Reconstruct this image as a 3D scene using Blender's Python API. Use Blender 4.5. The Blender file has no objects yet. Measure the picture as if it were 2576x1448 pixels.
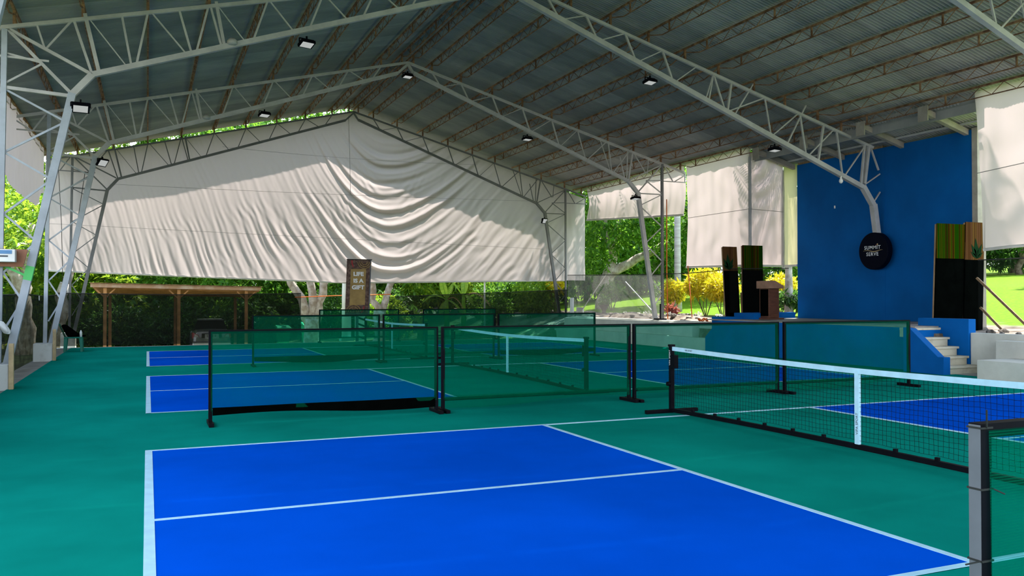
import bpy, math, random
import numpy as np
from mathutils import Vector, Matrix, Euler

scene = bpy.context.scene
C = scene.collection
PI = math.pi

# ------------------------------------------------------------------ camera
cam_d = bpy.data.cameras.new('camera')
cam = bpy.data.objects.new('camera', cam_d)
C.objects.link(cam)
cam_d.sensor_width = 36.0
cam_d.lens = 2135.1 / 2576 * 36.0
cam_d.clip_end = 600
cam_d.clip_start = 0.05
def cam_matrix(x, y, z, yaw, pitch, roll):
    cy, sy, cp, sp = math.cos(yaw), math.sin(yaw), math.cos(pitch), math.sin(pitch)
    f = Vector((sy*cp, cy*cp, sp)); r = Vector((cy, -sy, 0)); u = r.cross(f)
    cr, sr = math.cos(roll), math.sin(roll)
    r2 = cr*r + sr*u; u2 = -sr*r + cr*u
    m = Matrix.Identity(4)
    for i in range(3):
        m[i][0] = r2[i]; m[i][1] = u2[i]; m[i][2] = -f[i]
    m[0][3], m[1][3], m[2][3] = x, y, z
    return m
cam.matrix_world = cam_matrix(0.0128, -3.5594, 1.5882, 0.4056, 0.01192, -0.00101)
scene.camera = cam

# ------------------------------------------------------------------ sky, sun, exposure
SUN_TO = Vector((0.47, 0.42, 1.17)).normalized()      # direction towards the sun
world = bpy.data.worlds.new('sky'); scene.world = world
world.use_nodes = True
wn = world.node_tree; wn.nodes.clear()
wo = wn.nodes.new('ShaderNodeOutputWorld'); wb = wn.nodes.new('ShaderNodeBackground')
wg = wn.nodes.new('ShaderNodeTexCoord'); ws = wn.nodes.new('ShaderNodeSeparateXYZ')
wr = wn.nodes.new('ShaderNodeValToRGB')
wr.color_ramp.elements[0].position = 0.0; wr.color_ramp.elements[0].color = (0.95, 0.97, 1.0, 1)
wr.color_ramp.elements[1].position = 0.9; wr.color_ramp.elements[1].color = (0.50, 0.70, 1.0, 1)
wn.links.new(wg.outputs['Generated'], ws.inputs[0]); wn.links.new(ws.outputs['Z'], wr.inputs[0])
wn.links.new(wr.outputs[0], wb.inputs['Color']); wb.inputs['Strength'].default_value = 2.3
wn.links.new(wb.outputs[0], wo.inputs[0])
sun_d = bpy.data.lights.new('sun', 'SUN'); sun_d.energy = 9.5; sun_d.angle = math.radians(0.6)
sun_d.color = (1.0, 0.95, 0.86)
sun = bpy.data.objects.new('sun', sun_d); C.objects.link(sun)
sun.rotation_euler = SUN_TO.to_track_quat('Z', 'Y').to_euler()
sun.location = (20, 40, 40)
vs = scene.view_settings
scene.display_settings.display_device = 'sRGB'
vs.view_transform = 'Standard'; vs.look = 'None'; vs.gamma = 1.0; vs.use_curve_mapping = False
vs.exposure = 0.75
cy = scene.cycles
cy.max_bounces = 6; cy.diffuse_bounces = 4; cy.glossy_bounces = 1; cy.transmission_bounces = 4
cy.transparent_max_bounces = 12; cy.sample_clamp_indirect = 6.0
cy.caustics_reflective = False; cy.caustics_refractive = False
cy.use_adaptive_sampling = True; cy.adaptive_threshold = 0.035
cy.use_denoising = True

# ------------------------------------------------------------------ materials
MATS = {}
def ramp_noise(nt, scale, detail=3.0, coord='world', stretch=(1, 1, 1)):
    if coord == 'world':
        g = nt.nodes.new('ShaderNodeNewGeometry'); src = g.outputs['Position']
    else:
        g = nt.nodes.new('ShaderNodeTexCoord'); src = g.outputs['Object']
    mp = nt.nodes.new('ShaderNodeMapping'); mp.inputs['Scale'].default_value = stretch
    nt.links.new(src, mp.inputs['Vector'])
    n = nt.nodes.new('ShaderNodeTexNoise'); n.inputs['Scale'].default_value = scale
    n.inputs['Detail'].default_value = detail; n.inputs['Roughness'].default_value = 0.6
    nt.links.new(mp.outputs[0], n.inputs['Vector'])
    return n.outputs['Fac']
def mix_col(nt, fac, a, b):
    m = nt.nodes.new('ShaderNodeMix'); m.data_type = 'RGBA'
    if isinstance(fac, (int, float)): m.inputs[0].default_value = fac
    else: nt.links.new(fac, m.inputs[0])
    for k, v in ((6, a), (7, b)):
        if hasattr(v, 'links'): nt.links.new(v, m.inputs[k])
        else: m.inputs[k].default_value = (*v[:3], 1)
    return m.outputs[2]
def map_range(nt, v, a, b, c=0.0, d=1.0):
    m = nt.nodes.new('ShaderNodeMapRange'); nt.links.new(v, m.inputs[0])
    for i, q in enumerate((a, b, c, d)): m.inputs[i+1].default_value = q
    return m.outputs[0]
def M(name, col, rough=0.6, metal=0.0, var=0.12, scale=2.0, col2=None, lo=0.35, hi=0.65,
      coord='world', stretch=(1, 1, 1), bump=0.0, bscale=40.0, spec=0.3, obj_var=0.0):
    m = bpy.data.materials.new(name); m.use_nodes = True; nt = m.node_tree
    b = nt.nodes['Principled BSDF']
    b.inputs['Roughness'].default_value = rough; b.inputs['Metallic'].default_value = metal
    b.inputs['Specular IOR Level'].default_value = spec
    a1 = tuple(c*(1-var) for c in col); a2 = tuple(min(1, c*(1+var)) for c in col) if col2 is None else col2
    if col2 is not None: a1 = col
    f = map_range(nt, ramp_noise(nt, scale, 4.0, coord, stretch), lo, hi)
    c = mix_col(nt, f, a1, a2)
    if obj_var:
        oi = nt.nodes.new('ShaderNodeObjectInfo')
        k = map_range(nt, oi.outputs['Random'], 0, 1, 1-obj_var, 1+obj_var)
        mm = nt.nodes.new('ShaderNodeVectorMath'); mm.operation = 'SCALE'
        nt.links.new(c, mm.inputs[0]); nt.links.new(k, mm.inputs['Scale']); c = mm.outputs[0]
    nt.links.new(c, b.inputs['Base Color'])
    if bump:
        bp = nt.nodes.new('ShaderNodeBump'); bp.inputs['Strength'].default_value = bump
        bp.inputs['Distance'].default_value = 0.02
        nt.links.new(ramp_noise(nt, bscale, 4.0, coord, stretch), bp.inputs['Height'])
        nt.links.new(bp.outputs[0], b.inputs['Normal'])
    MATS[name] = m
    return m
def fabric(name, col, transl=0.5, var=0.05, scale=1.5, alpha=1.0, tcol=None, tint=(1, 1, 1), weave=0.0):
    """thin cloth: diffuse + translucent, optionally an open weave (alpha < 1)"""
    m = bpy.data.materials.new(name); m.use_nodes = True; nt = m.node_tree; nt.nodes.clear()
    o = nt.nodes.new('ShaderNodeOutputMaterial')
    d = nt.nodes.new('ShaderNodeBsdfDiffuse'); t = nt.nodes.new('ShaderNodeBsdfTranslucent')
    f = map_range(nt, ramp_noise(nt, scale, 5.0, 'world', (1, 1, 0.6)), 0.3, 0.7)
    c = mix_col(nt, f, tuple(k*(1-var) for k in col), tuple(min(1, k*(1+var)) for k in col))
    nt.links.new(c, d.inputs[0])
    if tcol is None: nt.links.new(c, t.inputs[0])
    else: t.inputs[0].default_value = (*tcol, 1)
    mx = nt.nodes.new('ShaderNodeMixShader'); mx.inputs[0].default_value = transl
    nt.links.new(d.outputs[0], mx.inputs[1]); nt.links.new(t.outputs[0], mx.inputs[2])
    out = mx.outputs[0]
    if alpha < 1:
        tr = nt.nodes.new('ShaderNodeBsdfTransparent'); tr.inputs[0].default_value = (*tint, 1)
        m2 = nt.nodes.new('ShaderNodeMixShader')
        g = nt.nodes.new('ShaderNodeNewGeometry'); sp = nt.nodes.new('ShaderNodeSeparateXYZ')
        nt.links.new(g.outputs['Position'], sp.inputs[0])
        if weave:
            ma = nt.nodes.new('ShaderNodeMath'); ma.operation = 'MULTIPLY'; ma.inputs[1].default_value = 2*PI/weave
            nt.links.new(sp.outputs['Z'], ma.inputs[0])
            mb = nt.nodes.new('ShaderNodeMath'); mb.operation = 'SINE'; nt.links.new(ma.outputs[0], mb.inputs[0])
            fac = map_range(nt, mb.outputs[0], -1, 1, alpha*0.45, min(1, alpha*1.55))
        else:
            fac = map_range(nt, ramp_noise(nt, 3.0, 5.0), 0.3, 0.7, alpha*0.9, min(1, alpha*1.1))
        nt.links.new(fac, m2.inputs[0])
        nt.links.new(tr.outputs[0], m2.inputs[1]); nt.links.new(out, m2.inputs[2]); out = m2.outputs[0]
    nt.links.new(out, o.inputs[0]); MATS[name] = m
    return m
def leafmat(name, c0, c1, c2, transl=0.5):
    m = bpy.data.materials.new(name); m.use_nodes = True; nt = m.node_tree; nt.nodes.clear()
    o = nt.nodes.new('ShaderNodeOutputMaterial')
    d = nt.nodes.new('ShaderNodeBsdfPrincipled'); t = nt.nodes.new('ShaderNodeBsdfTranslucent')
    d.inputs['Roughness'].default_value = 0.45; d.inputs['Specular IOR Level'].default_value = 0.35
    g = nt.nodes.new('ShaderNodeNewGeometry')
    r = nt.nodes.new('ShaderNodeValToRGB')
    r.color_ramp.elements[0].color = (*c0, 1); r.color_ramp.elements[1].color = (*c2, 1)
    e = r.color_ramp.elements.new(0.55); e.color = (*c1, 1)
    nt.links.new(g.outputs['Random Per Island'], r.inputs[0])
    nt.links.new(r.outputs[0], d.inputs['Base Color'])
    tc = mix_col(nt, 0.45, r.outputs[0], tuple(min(1, 1.8*k) for k in c2))
    nt.links.new(tc, t.inputs[0])
    mx = nt.nodes.new('ShaderNodeMixShader'); mx.inputs[0].default_value = transl
    nt.links.new(d.outputs[0], mx.inputs[1]); nt.links.new(t.outputs[0], mx.inputs[2])
    nt.links.new(mx.outputs[0], o.inputs[0]); MATS[name] = m
    return m
def emis(name, col, s):
    m = bpy.data.materials.new(name); m.use_nodes = True; nt = m.node_tree; nt.nodes.clear()
    o = nt.nodes.new('ShaderNodeOutputMaterial'); e = nt.nodes.new('ShaderNodeEmission')
    e.inputs[0].default_value = (*col, 1); e.inputs[1].default_value = s
    nt.links.new(e.outputs[0], o.inputs[0]); MATS[name] = m; return m

M('floor_green', (0.003, 0.225, 0.175), 0.75, var=0.16, scale=0.45, spec=0.0, bump=0.05, bscale=60)
M('court_blue', (0.0005, 0.080, 0.58), 0.75, var=0.12, scale=0.4, spec=0.0, bump=0.05, bscale=60)
M('line_white', (0.44, 0.70, 0.84), 0.6, var=0.08, scale=6)  # bluish ambient light mixed into the white line colour
M('roof_metal', (0.25, 0.26, 0.26), 0.6, metal=0.0, scale=0.9, col2=(0.40, 0.395, 0.37), lo=0.35, hi=0.75,
  stretch=(0.6, 1.4, 1), spec=0.25, obj_var=0.16)
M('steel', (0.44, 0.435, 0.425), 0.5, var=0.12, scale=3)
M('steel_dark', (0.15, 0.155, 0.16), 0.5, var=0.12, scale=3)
M('steel_sky_tint', (0.36, 0.40, 0.45), 0.5, var=0.12, scale=3)  # column steel tinted blue in its colour for the outdoor sky light
M('rust', (0.13, 0.062, 0.032), 0.85, scale=5, col2=(0.34, 0.20, 0.11), lo=0.4, hi=0.65)
M('concrete_white', (0.62, 0.63, 0.58), 0.8, var=0.10, scale=1.5, bump=0.1)
M('concrete_grey', (0.30, 0.29, 0.27), 0.85, var=0.2, scale=3, bump=0.15)
M('pedestal_paint', (0.60, 0.62, 0.62), 0.8, scale=4, col2=(0.40, 0.41, 0.40), lo=0.5, hi=0.75)
M('wall_blue', (0.001, 0.098, 0.335), 0.7, spec=0.08, var=0.12, scale=0.8, bump=0.08, bscale=12)
M('stage_blue', (0.001, 0.11, 0.40), 0.7, spec=0.08, var=0.10, scale=1.2)
M('stage_floor', (0.30, 0.28, 0.25), 0.7, var=0.15, scale=2)
M('stair_cream', (0.60, 0.56, 0.44), 0.8, scale=5, col2=(0.42, 0.38, 0.28), lo=0.5, hi=0.8)
M('black_metal', (0.0035, 0.0035, 0.006), 0.5, spec=0.05, var=0.2, scale=6)
M('grey_face', (0.11, 0.12, 0.135), 0.6, var=0.1, scale=6)
M('print_green', (0.008, 0.03, 0.012), 0.8, spec=0.0)
M('black_cloth', (0.0013, 0.0018, 0.0016), 0.95, spec=0.0, var=0.2, scale=5)
M('wood', (0.36, 0.24, 0.13), 0.7, scale=3, col2=(0.24, 0.15, 0.08), stretch=(4, 4, 0.5))
M('wood_pale', (0.50, 0.38, 0.22), 0.7, var=0.2, scale=4)
M('wood_rafter', (0.34, 0.31, 0.26), 0.75, var=0.15, scale=3)
M('wood_fascia', (0.42, 0.26, 0.18), 0.7, scale=2.5, col2=(0.55, 0.45, 0.40), lo=0.45, hi=0.7)
M('wood_carport', (0.36, 0.18, 0.075), 0.7, var=0.2, scale=3)
M('wood_brown', (0.30, 0.13, 0.075), 0.6, var=0.15, scale=4)
M('lectern_wood', (0.11, 0.045, 0.025), 0.4, var=0.25, scale=4, stretch=(1, 1, 5))
M('lectern_top', (0.30, 0.17, 0.11), 0.45, var=0.2, scale=4)
M('plastic_green', (0.0, 0.17, 0.12), 0.4, var=0.08, scale=5)
M('bin_green', (0.05, 0.40, 0.19), 0.45, var=0.08, scale=5)
M('paint_green', (0.10, 0.55, 0.16), 0.5, var=0.05, scale=5)
M('white_paint', (0.78, 0.80, 0.80), 0.5, var=0.05, scale=5)
M('box_blue', (0.10, 0.25, 0.48), 0.4, var=0.05, scale=5)
M('bark', (0.30, 0.25, 0.20), 0.9, scale=5, col2=(0.50, 0.46, 0.42), lo=0.4, hi=0.62, bump=0.4, bscale=9)
M('bark_dark', (0.10, 0.075, 0.05), 0.9, scale=5, col2=(0.20, 0.16, 0.12), lo=0.4, hi=0.62, bump=0.4, bscale=9)
M('palm_bark', (0.42, 0.42, 0.42), 0.85, scale=1.0, col2=(0.28, 0.27, 0.26), stretch=(1, 1, 14), bump=0.3, bscale=3)
M('rock', (0.13, 0.11, 0.09), 0.9, scale=7, col2=(0.30, 0.27, 0.24), bump=0.4, bscale=15)
M('rope_orange', (0.75, 0.17, 0.03), 0.7, var=0.1)
M('rope_dark', (0.02, 0.022, 0.02), 0.8, var=0.1)
M('rope_grey', (0.25, 0.25, 0.24), 0.8, var=0.1)
M('sign_navy', (0.002, 0.003, 0.010), 0.6, var=0.1, spec=0.05)
M('letter_white', (0.80, 0.82, 0.84), 0.6, var=0.02)
M('letter_gold', (0.55, 0.42, 0.22), 0.6, var=0.05)
M('letter_red', (0.35, 0.03, 0.04), 0.6, var=0.05)
M('letter_dark', (0.05, 0.04, 0.06), 0.6, var=0.05)
M('banner_dark', (0.075, 0.04, 0.032), 0.6, scale=12, col2=(0.16, 0.10, 0.075), lo=0.45, hi=0.6)
M('banner_gold', (0.33, 0.22, 0.075), 0.6, var=0.15, scale=3)
M('car_paint', (0.42, 0.45, 0.52), 0.25, metal=0.6, var=0.03, spec=0.5)
M('car_dark', (0.015, 0.016, 0.02), 0.15, var=0.05, spec=0.5)
M('tail_red', (0.55, 0.05, 0.06), 0.25, var=0.05, spec=0.5)
M('tyre', (0.02, 0.02, 0.02), 0.9)
M('pot', (0.08, 0.07, 0.06), 0.8, var=0.2, scale=8)
M('bulb', (0.85, 0.85, 0.82), 0.3, var=0.02)
emis('glass_lens', (0.95, 1.0, 0.97), 0.28)
fabric('tarp', (0.74, 0.70, 0.67), 0.55, 0.05, 1.2, tcol=(0.37, 0.315, 0.303))
fabric('tarp_side', (0.74, 0.70, 0.67), 0.6, 0.06, 1.2, tcol=(0.42, 0.335, 0.337))
fabric('tarp_yellow', (0.74, 0.70, 0.55), 0.6, 0.06, 1.2, tcol=(0.43, 0.37, 0.21))
fabric('screen_green', (0.0, 0.21, 0.10), 0.35, alpha=0.28, tint=(0.40, 0.84, 0.80))
fabric('screen_near', (0.0, 0.21, 0.10), 0.35, alpha=0.30, tint=(0.40, 0.84, 0.80), weave=0.009)
fabric('net_black', (0.014, 0.016, 0.014), 0.3, alpha=0.74, tint=(0.85, 0.9, 0.85))
fabric('net_dense', (0.012, 0.014, 0.012), 0.3, alpha=0.86, tint=(0.85, 0.9, 0.85))
fabric('net_mid', (0.012, 0.014, 0.012), 0.3, alpha=0.79, tint=(0.9, 0.92, 0.9))
fabric('net_light', (0.20, 0.19, 0.185), 0.5, alpha=0.46)
fabric('net_thin', (0.02, 0.022, 0.02), 0.3, alpha=0.22)
leafmat('leaf_mid', (0.015, 0.07, 0.008), (0.05, 0.19, 0.015), (0.19, 0.36, 0.03))
leafmat('leaf_bright', (0.03, 0.13, 0.01), (0.11, 0.28, 0.02), (0.32, 0.42, 0.03))
leafmat('leaf_dark', (0.008, 0.035, 0.006), (0.02, 0.085, 0.012), (0.09, 0.20, 0.03), 0.4)
leafmat('leaf_croton', (0.30, 0.30, 0.01), (0.66, 0.50, 0.015), (0.80, 0.55, 0.02))
leafmat('leaf_banana', (0.16, 0.34, 0.03), (0.26, 0.45, 0.04), (0.40, 0.52, 0.06), 0.6)
leafmat('leaf_dry', (0.40, 0.24, 0.10), (0.50, 0.33, 0.15), (0.58, 0.42, 0.22), 0.5)
leafmat('leaf_red', (0.35, 0.05, 0.06), (0.5, 0.10, 0.09), (0.6, 0.25, 0.15), 0.4)
leafmat('petal_white', (0.55, 0.55, 0.45), (0.7, 0.7, 0.62), (0.8, 0.8, 0.75), 0.4)
leafmat('leaf_palm', (0.02, 0.09, 0.012), (0.06, 0.19, 0.02), (0.15, 0.30, 0.04), 0.5)

# ground: lawn on the slope, soil bank by the hall, leaf litter behind
def ground_mat():
    m = bpy.data.materials.new('ground'); m.use_nodes = True; nt = m.node_tree
    b = nt.nodes['Principled BSDF']; b.inputs['Roughness'].default_value = 0.9
    b.inputs['Specular IOR Level'].default_value = 0.1
    g = nt.nodes.new('ShaderNodeNewGeometry'); sp = nt.nodes.new('ShaderNodeSeparateXYZ')
    nt.links.new(g.outputs['Position'], sp.inputs[0])
    n1 = ramp_noise(nt, 0.8, 4); n2 = ramp_noise(nt, 9.0, 4); n3 = ramp_noise(nt, 2.5, 5)
    lawn = mix_col(nt, map_range(nt, n2, 0.3, 0.7), (0.075, 0.17, 0.002), (0.15, 0.26, 0.004))
    soil = mix_col(nt, map_range(nt, n3, 0.35, 0.65), (0.10, 0.075, 0.055), (0.34, 0.29, 0.24))
    litter = mix_col(nt, map_range(nt, n3, 0.35, 0.65), (0.06, 0.055, 0.03), (0.16, 0.18, 0.06))
    ad = nt.nodes.new('ShaderNodeMath'); ad.operation = 'MULTIPLY_ADD'; ad.inputs[1].default_value = 2.2
    nt.links.new(n1, ad.inputs[0]); nt.links.new(sp.outputs['X'], ad.inputs[2])
    fx = map_range(nt, ad.outputs[0], 20.3, 20.9)
    fl = map_range(nt, ad.outputs[0], 15.5, 17.0)
    c = mix_col(nt, fx, mix_col(nt, fl, litter, soil), lawn)
    nt.links.new(c, b.inputs['Base Color'])
    bp = nt.nodes.new('ShaderNodeBump'); bp.inputs['Strength'].default_value = 0.6; bp.inputs['Distance'].default_value = 0.05
    nt.links.new(n2, bp.inputs['Height']); nt.links.new(bp.outputs[0], b.inputs['Normal'])
    MATS['ground'] = m
ground_mat()
# striped woven panels
def striped(name, cols, scale):
    m = bpy.data.materials.new(name); m.use_nodes = True; nt = m.node_tree
    b = nt.nodes['Principled BSDF']; b.inputs['Roughness'].default_value = 0.9; b.inputs['Specular IOR Level'].default_value = 0.0
    tc = nt.nodes.new('ShaderNodeTexCoord'); sp = nt.nodes.new('ShaderNodeSeparateXYZ')
    nt.links.new(tc.outputs['Object'], sp.inputs[0])
    n = nt.nodes.new('ShaderNodeTexNoise'); n.noise_dimensions = '1D'; n.inputs['Scale'].default_value = scale
    n.inputs['Detail'].default_value = 3
    nt.links.new(sp.outputs['X'], n.inputs['W'])
    r = nt.nodes.new('ShaderNodeValToRGB'); r.color_ramp.interpolation = 'CONSTANT'
    es = r.color_ramp.elements
    while len(es) < len(cols): es.new(0.5)
    for i, c in enumerate(cols):
        es[i].position = 0.28 + 0.46*i/len(cols) if i else 0.0; es[i].color = (*c, 1)
    nt.links.new(n.outputs['Fac'], r.inputs[0]); nt.links.new(r.outputs[0], b.inputs['Base Color'])
    MATS[name] = m
striped('stripe_green', [(0.003, 0.020, 0.001), (0.028, 0.013, 0.002), (0.007, 0.036, 0.001), (0.05, 0.034, 0.002), (0.02, 0.010, 0.002), (0.013, 0.055, 0.001)], 9)
striped('stripe_brown', [(0.075, 0.034, 0.016), (0.10, 0.045, 0.02), (0.06, 0.026, 0.01), (0.105, 0.055, 0.016), (0.08, 0.038, 0.016)], 14)

# ------------------------------------------------------------------ helpers
def tag(o, label=None, cat=None, group=None, kind=None):
    if label: o['label'] = label
    if cat: o['category'] = cat
    if group: o['group'] = group
    if kind: o['kind'] = kind
    return o
def empty(name, loc=(0, 0, 0), rz=0.0, label=None, cat=None, group=None, kind=None):
    o = bpy.data.objects.new(name, None); C.objects.link(o)
    o.empty_display_size = 0.2
    o.location = loc; o.rotation_euler = (0, 0, rz)
    return tag(o, label, cat, group, kind)
def link(name, me, mat, parent=None, smooth=False):
    if mat is not None:
        me.materials.clear(); me.materials.append(MATS[mat])
    o = bpy.data.objects.new(name, me); C.objects.link(o)
    if parent is not None: o.parent = parent
    if smooth: me.polygons.foreach_set('use_smooth', [True]*len(me.polygons))
    return o
BOXF = [(0, 3, 2, 1), (4, 5, 6, 7), (0, 1, 5, 4), (1, 2, 6, 5), (2, 3, 7, 6), (3, 0, 4, 7)]
class MB:
    def __init__(s): s.v = []; s.f = []
    def add(s, vs, fs):
        k = len(s.v); s.v += [tuple(v) for v in vs]; s.f += [tuple(i+k for i in f) for f in fs]; return s
    def box(s, x0, x1, y0, y1, z0, z1):
        return s.add([(x0, y0, z0), (x1, y0, z0), (x1, y1, z0), (x0, y1, z0), (x0, y0, z1), (x1, y0, z1), (x1, y1, z1), (x0, y1, z1)], BOXF)
    def bar(s, p, q, w=0.05, h=None):
        h = h or w; p = Vector(p); q = Vector(q); d = (q-p).normalized()
        up = Vector((0, 1, 0)) if abs(d.y) < 0.9 else Vector((0, 0, 1))
        a = d.cross(up).normalized()*(w/2); b = a.cross(d).normalized()*(h/2)
        vs = [p-a-b, p+a-b, p+a+b, p-a+b, q-a-b, q+a-b, q+a+b, q-a+b]
        return s.add(vs, BOXF)
    def tube(s, pts, r, n=8, cap=True):
        pts = [Vector(p) for p in pts]; rs = r if isinstance(r, (list, tuple)) else [r]*len(pts)
        rings = []
        a = None
        for i, p in enumerate(pts):
            d = (pts[min(i+1, len(pts)-1)] - pts[max(i-1, 0)]).normalized()
            if a is None:
                a = d.orthogonal().normalized()
            else:
                a = (a - d*a.dot(d)).normalized()
            b = d.cross(a)
            rings.append([p + (a*math.cos(2*PI*k/n) + b*math.sin(2*PI*k/n))*rs[i] for k in range(n)])
        vs = [v for ring in rings for v in ring]; fs = []
        for i in range(len(pts)-1):
            for k in range(n):
                fs.append((i*n+k, i*n+(k+1) % n, (i+1)*n+(k+1) % n, (i+1)*n+k))
        if cap:
            fs.append(tuple(range(n-1, -1, -1))); fs.append(tuple((len(pts)-1)*n+k for k in range(n)))
        return s.add(vs, fs)
    def lathe(s, prof, c=(0, 0, 0), n=20):
        vs = [(c[0]+r*math.cos(2*PI*k/n), c[1]+r*math.sin(2*PI*k/n), c[2]+z) for r, z in prof for k in range(n)]
        fs = [(i*n+k, i*n+(k+1) % n, (i+1)*n+(k+1) % n, (i+1)*n+k) for i in range(len(prof)-1) for k in range(n)]
        fs.append(tuple(range(n-1, -1, -1))); fs.append(tuple((len(prof)-1)*n+k for k in range(n)))
        return s.add(vs, fs)
    def prism(s, poly, axis, a, b):
        """poly in the two other axes, extruded along axis from a to b"""
        n = len(poly)
        def P(u, v, w):
            return {'x': (w, u, v), 'y': (u, w, v), 'z': (u, v, w)}[axis]
        vs = [P(u, v, a) for u, v in poly] + [P(u, v, b) for u, v in poly]
        fs = [tuple(range(n-1, -1, -1)), tuple(range(n, 2*n))] + [(i, (i+1) % n, n+(i+1) % n, n+i) for i in range(n)]
        return s.add(vs, fs)
    def grid(s, fn, nu, nv):
        vs = [fn(i/nu, j/nv) for j in range(nv+1) for i in range(nu+1)]
        fs = [(j*(nu+1)+i, j*(nu+1)+i+1, (j+1)*(nu+1)+i+1, (j+1)*(nu+1)+i) for j in range(nv) for i in range(nu)]
        return s.add(vs, fs)
    def build(s, name, mat, parent=None, smooth=False, bevel=0.0):
        me = bpy.data.meshes.new(name); me.from_pydata(s.v, [], s.f); me.update()
        o = link(name, me, mat, parent, smooth)
        if bevel:
            b = o.modifiers.new('bevel', 'BEVEL'); b.width = bevel; b.segments = 2; b.limit_method = 'ANGLE'
        return o
UNIT = {}
def bar(name, p, q, w, mat, parent, h=None):
    """one straight steel member: a shared unit box mesh, scaled and aimed"""
    if mat not in UNIT:
        mb = MB().box(-.5, .5, -.5, .5, 0, 1)
        me = bpy.data.meshes.new('bar_' + mat); me.from_pydata(mb.v, [], mb.f); me.materials.append(MATS[mat]); UNIT[mat] = me
    p = Vector(p); q = Vector(q); d = q-p; L = d.length; d.normalize()
    up = Vector((0, 1, 0)) if abs(d.y) < 0.9 else Vector((0, 0, 1))
    a = d.cross(up).normalized(); b = d.cross(a).normalized()
    m = Matrix.Identity(4)
    for i in range(3):
        m[i][0] = a[i]*w; m[i][1] = b[i]*(h or w); m[i][2] = d[i]*L; m[i][3] = p[i]
    o = bpy.data.objects.new(name, UNIT[mat]); C.objects.link(o)
    o.parent = parent
    o.matrix_local = m
    return o
def lettering(text, size, mat, parent, loc, rot, name='lettering', extrude=0.004, bold=0.0, align='CENTER', spacing=1.0, sx=1.0):
    cu = bpy.data.curves.new(name, 'FONT'); cu.body = text; cu.size = size; cu.extrude = extrude; cu.offset = bold
    cu.align_x = align; cu.align_y = 'CENTER'; cu.resolution_u = 3; cu.space_character = spacing
    to = bpy.data.objects.new('tmp', cu); C.objects.link(to)
    dg = bpy.context.evaluated_depsgraph_get()
    me = bpy.data.meshes.new_from_object(to.evaluated_get(dg)); bpy.data.objects.remove(to)
    o = link(name, me, mat, parent); o.location = loc; o.rotation_euler = rot; o.scale = (sx, 1, 1)
    return o
def keep(o):
    """part modelled in world coordinates: cancel its (unrotated or rotated, top-level) parent's transform"""
    o.matrix_parent_inverse = o.parent.matrix_basis.inverted(); return o

# ================================================================== FLOOR AND COURTS
floor = tag(MB().box(-2.25, 15.45, -9, 27.15, -0.14, 0).build('floor', 'floor_green'), kind='structure')
CW = 6.10
COURT_Y = (0.0, 9.215, 18.018)
LW = 0.055
for cy0 in COURT_Y:
    for (x0, x1) in ((0, 4.57), (8.84, 13.41)):
        MB().box(x0, x1, cy0, cy0+CW, 0, 0.003).build('blue_court_area', 'court_blue', floor)
    for x in (0.03, 4.57, 8.84, 13.38):
        w = LW*1.25 if x < 0.1 else LW
        MB().box(x-w/2, x+w/2, cy0, cy0+CW, 0, 0.006).build('court_line', 'line_white', floor)
    for y in (cy0+LW/2, cy0+CW-LW/2):
        MB().box(0, 13.41, y-LW/2, y+LW/2, 0, 0.0055).build('court_line', 'line_white', floor)
    for (x0, x1) in ((0, 4.57), (8.84, 13.41)):
        MB().box(x0, x1, cy0+CW/2-LW/2, cy0+CW/2+LW/2, 0, 0.005).build('court_line', 'line_white', floor)

# ================================================================== GROUND OUTSIDE
def lerp(a, b, t): return a + (b-a)*min(1, max(0, t))
def ground_z(x, y):
    if x < 3: tz = -0.85
    elif x < 8: tz = lerp(-0.85, -0.30, (x-3)/5)
    elif x < 13: tz = lerp(-0.30, -0.05, (x-8)/5)
    else: tz = lerp(-0.05, 0.80, (x-13)/3.2)
    left = lerp(-0.16, tz, (y-27.4)/6) if y > 27.4 else -0.16
    if x < -2.5: left = min(left, lerp(-0.16, -0.5, (-2.5-x)/6))
    step = 15.80 if y > 9.8 else 16.42
    right = 0.80 + min(11.8, max(0, x-18.2))*0.10 + max(0, x-30)*0.05 + (0.10*math.sin(y*1.7)*math.sin(x*2.1)+0.10 if 16.6 < x < 18.6 and y > 17.8 else 0)
    if y < 27.7:
        return left if x < step else lerp(left, right, (x-step)/0.12)
    return lerp(left, right, (x-14.5)/2.2)
gx = np.concatenate([np.linspace(-90, -10, 14), np.linspace(-8, 15.4, 30), np.array([15.6, 15.80, 15.92, 16.1, 16.42, 16.54]), np.linspace(16.7, 19.5, 12), np.linspace(20, 40, 30), np.linspace(44, 130, 20)])
gy = np.concatenate([np.linspace(-60, -10, 10), np.linspace(-8, 9.6, 20), np.linspace(9.9, 27.2, 46), np.array([27.4, 27.65, 27.75]), np.linspace(28, 44, 30), np.linspace(48, 140, 20)])
gm = MB(); nx, ny = len(gx), len(gy)
gm.v = [(float(x), float(y), ground_z(x, y)) for y in gy for x in gx]
gm.f = [(j*nx+i, j*nx+i+1, (j+1)*nx+i+1, (j+1)*nx+i) for j in range(ny-1) for i in range(nx-1)]
ground = tag(gm.build('ground', 'ground', smooth=True), kind='structure')

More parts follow.
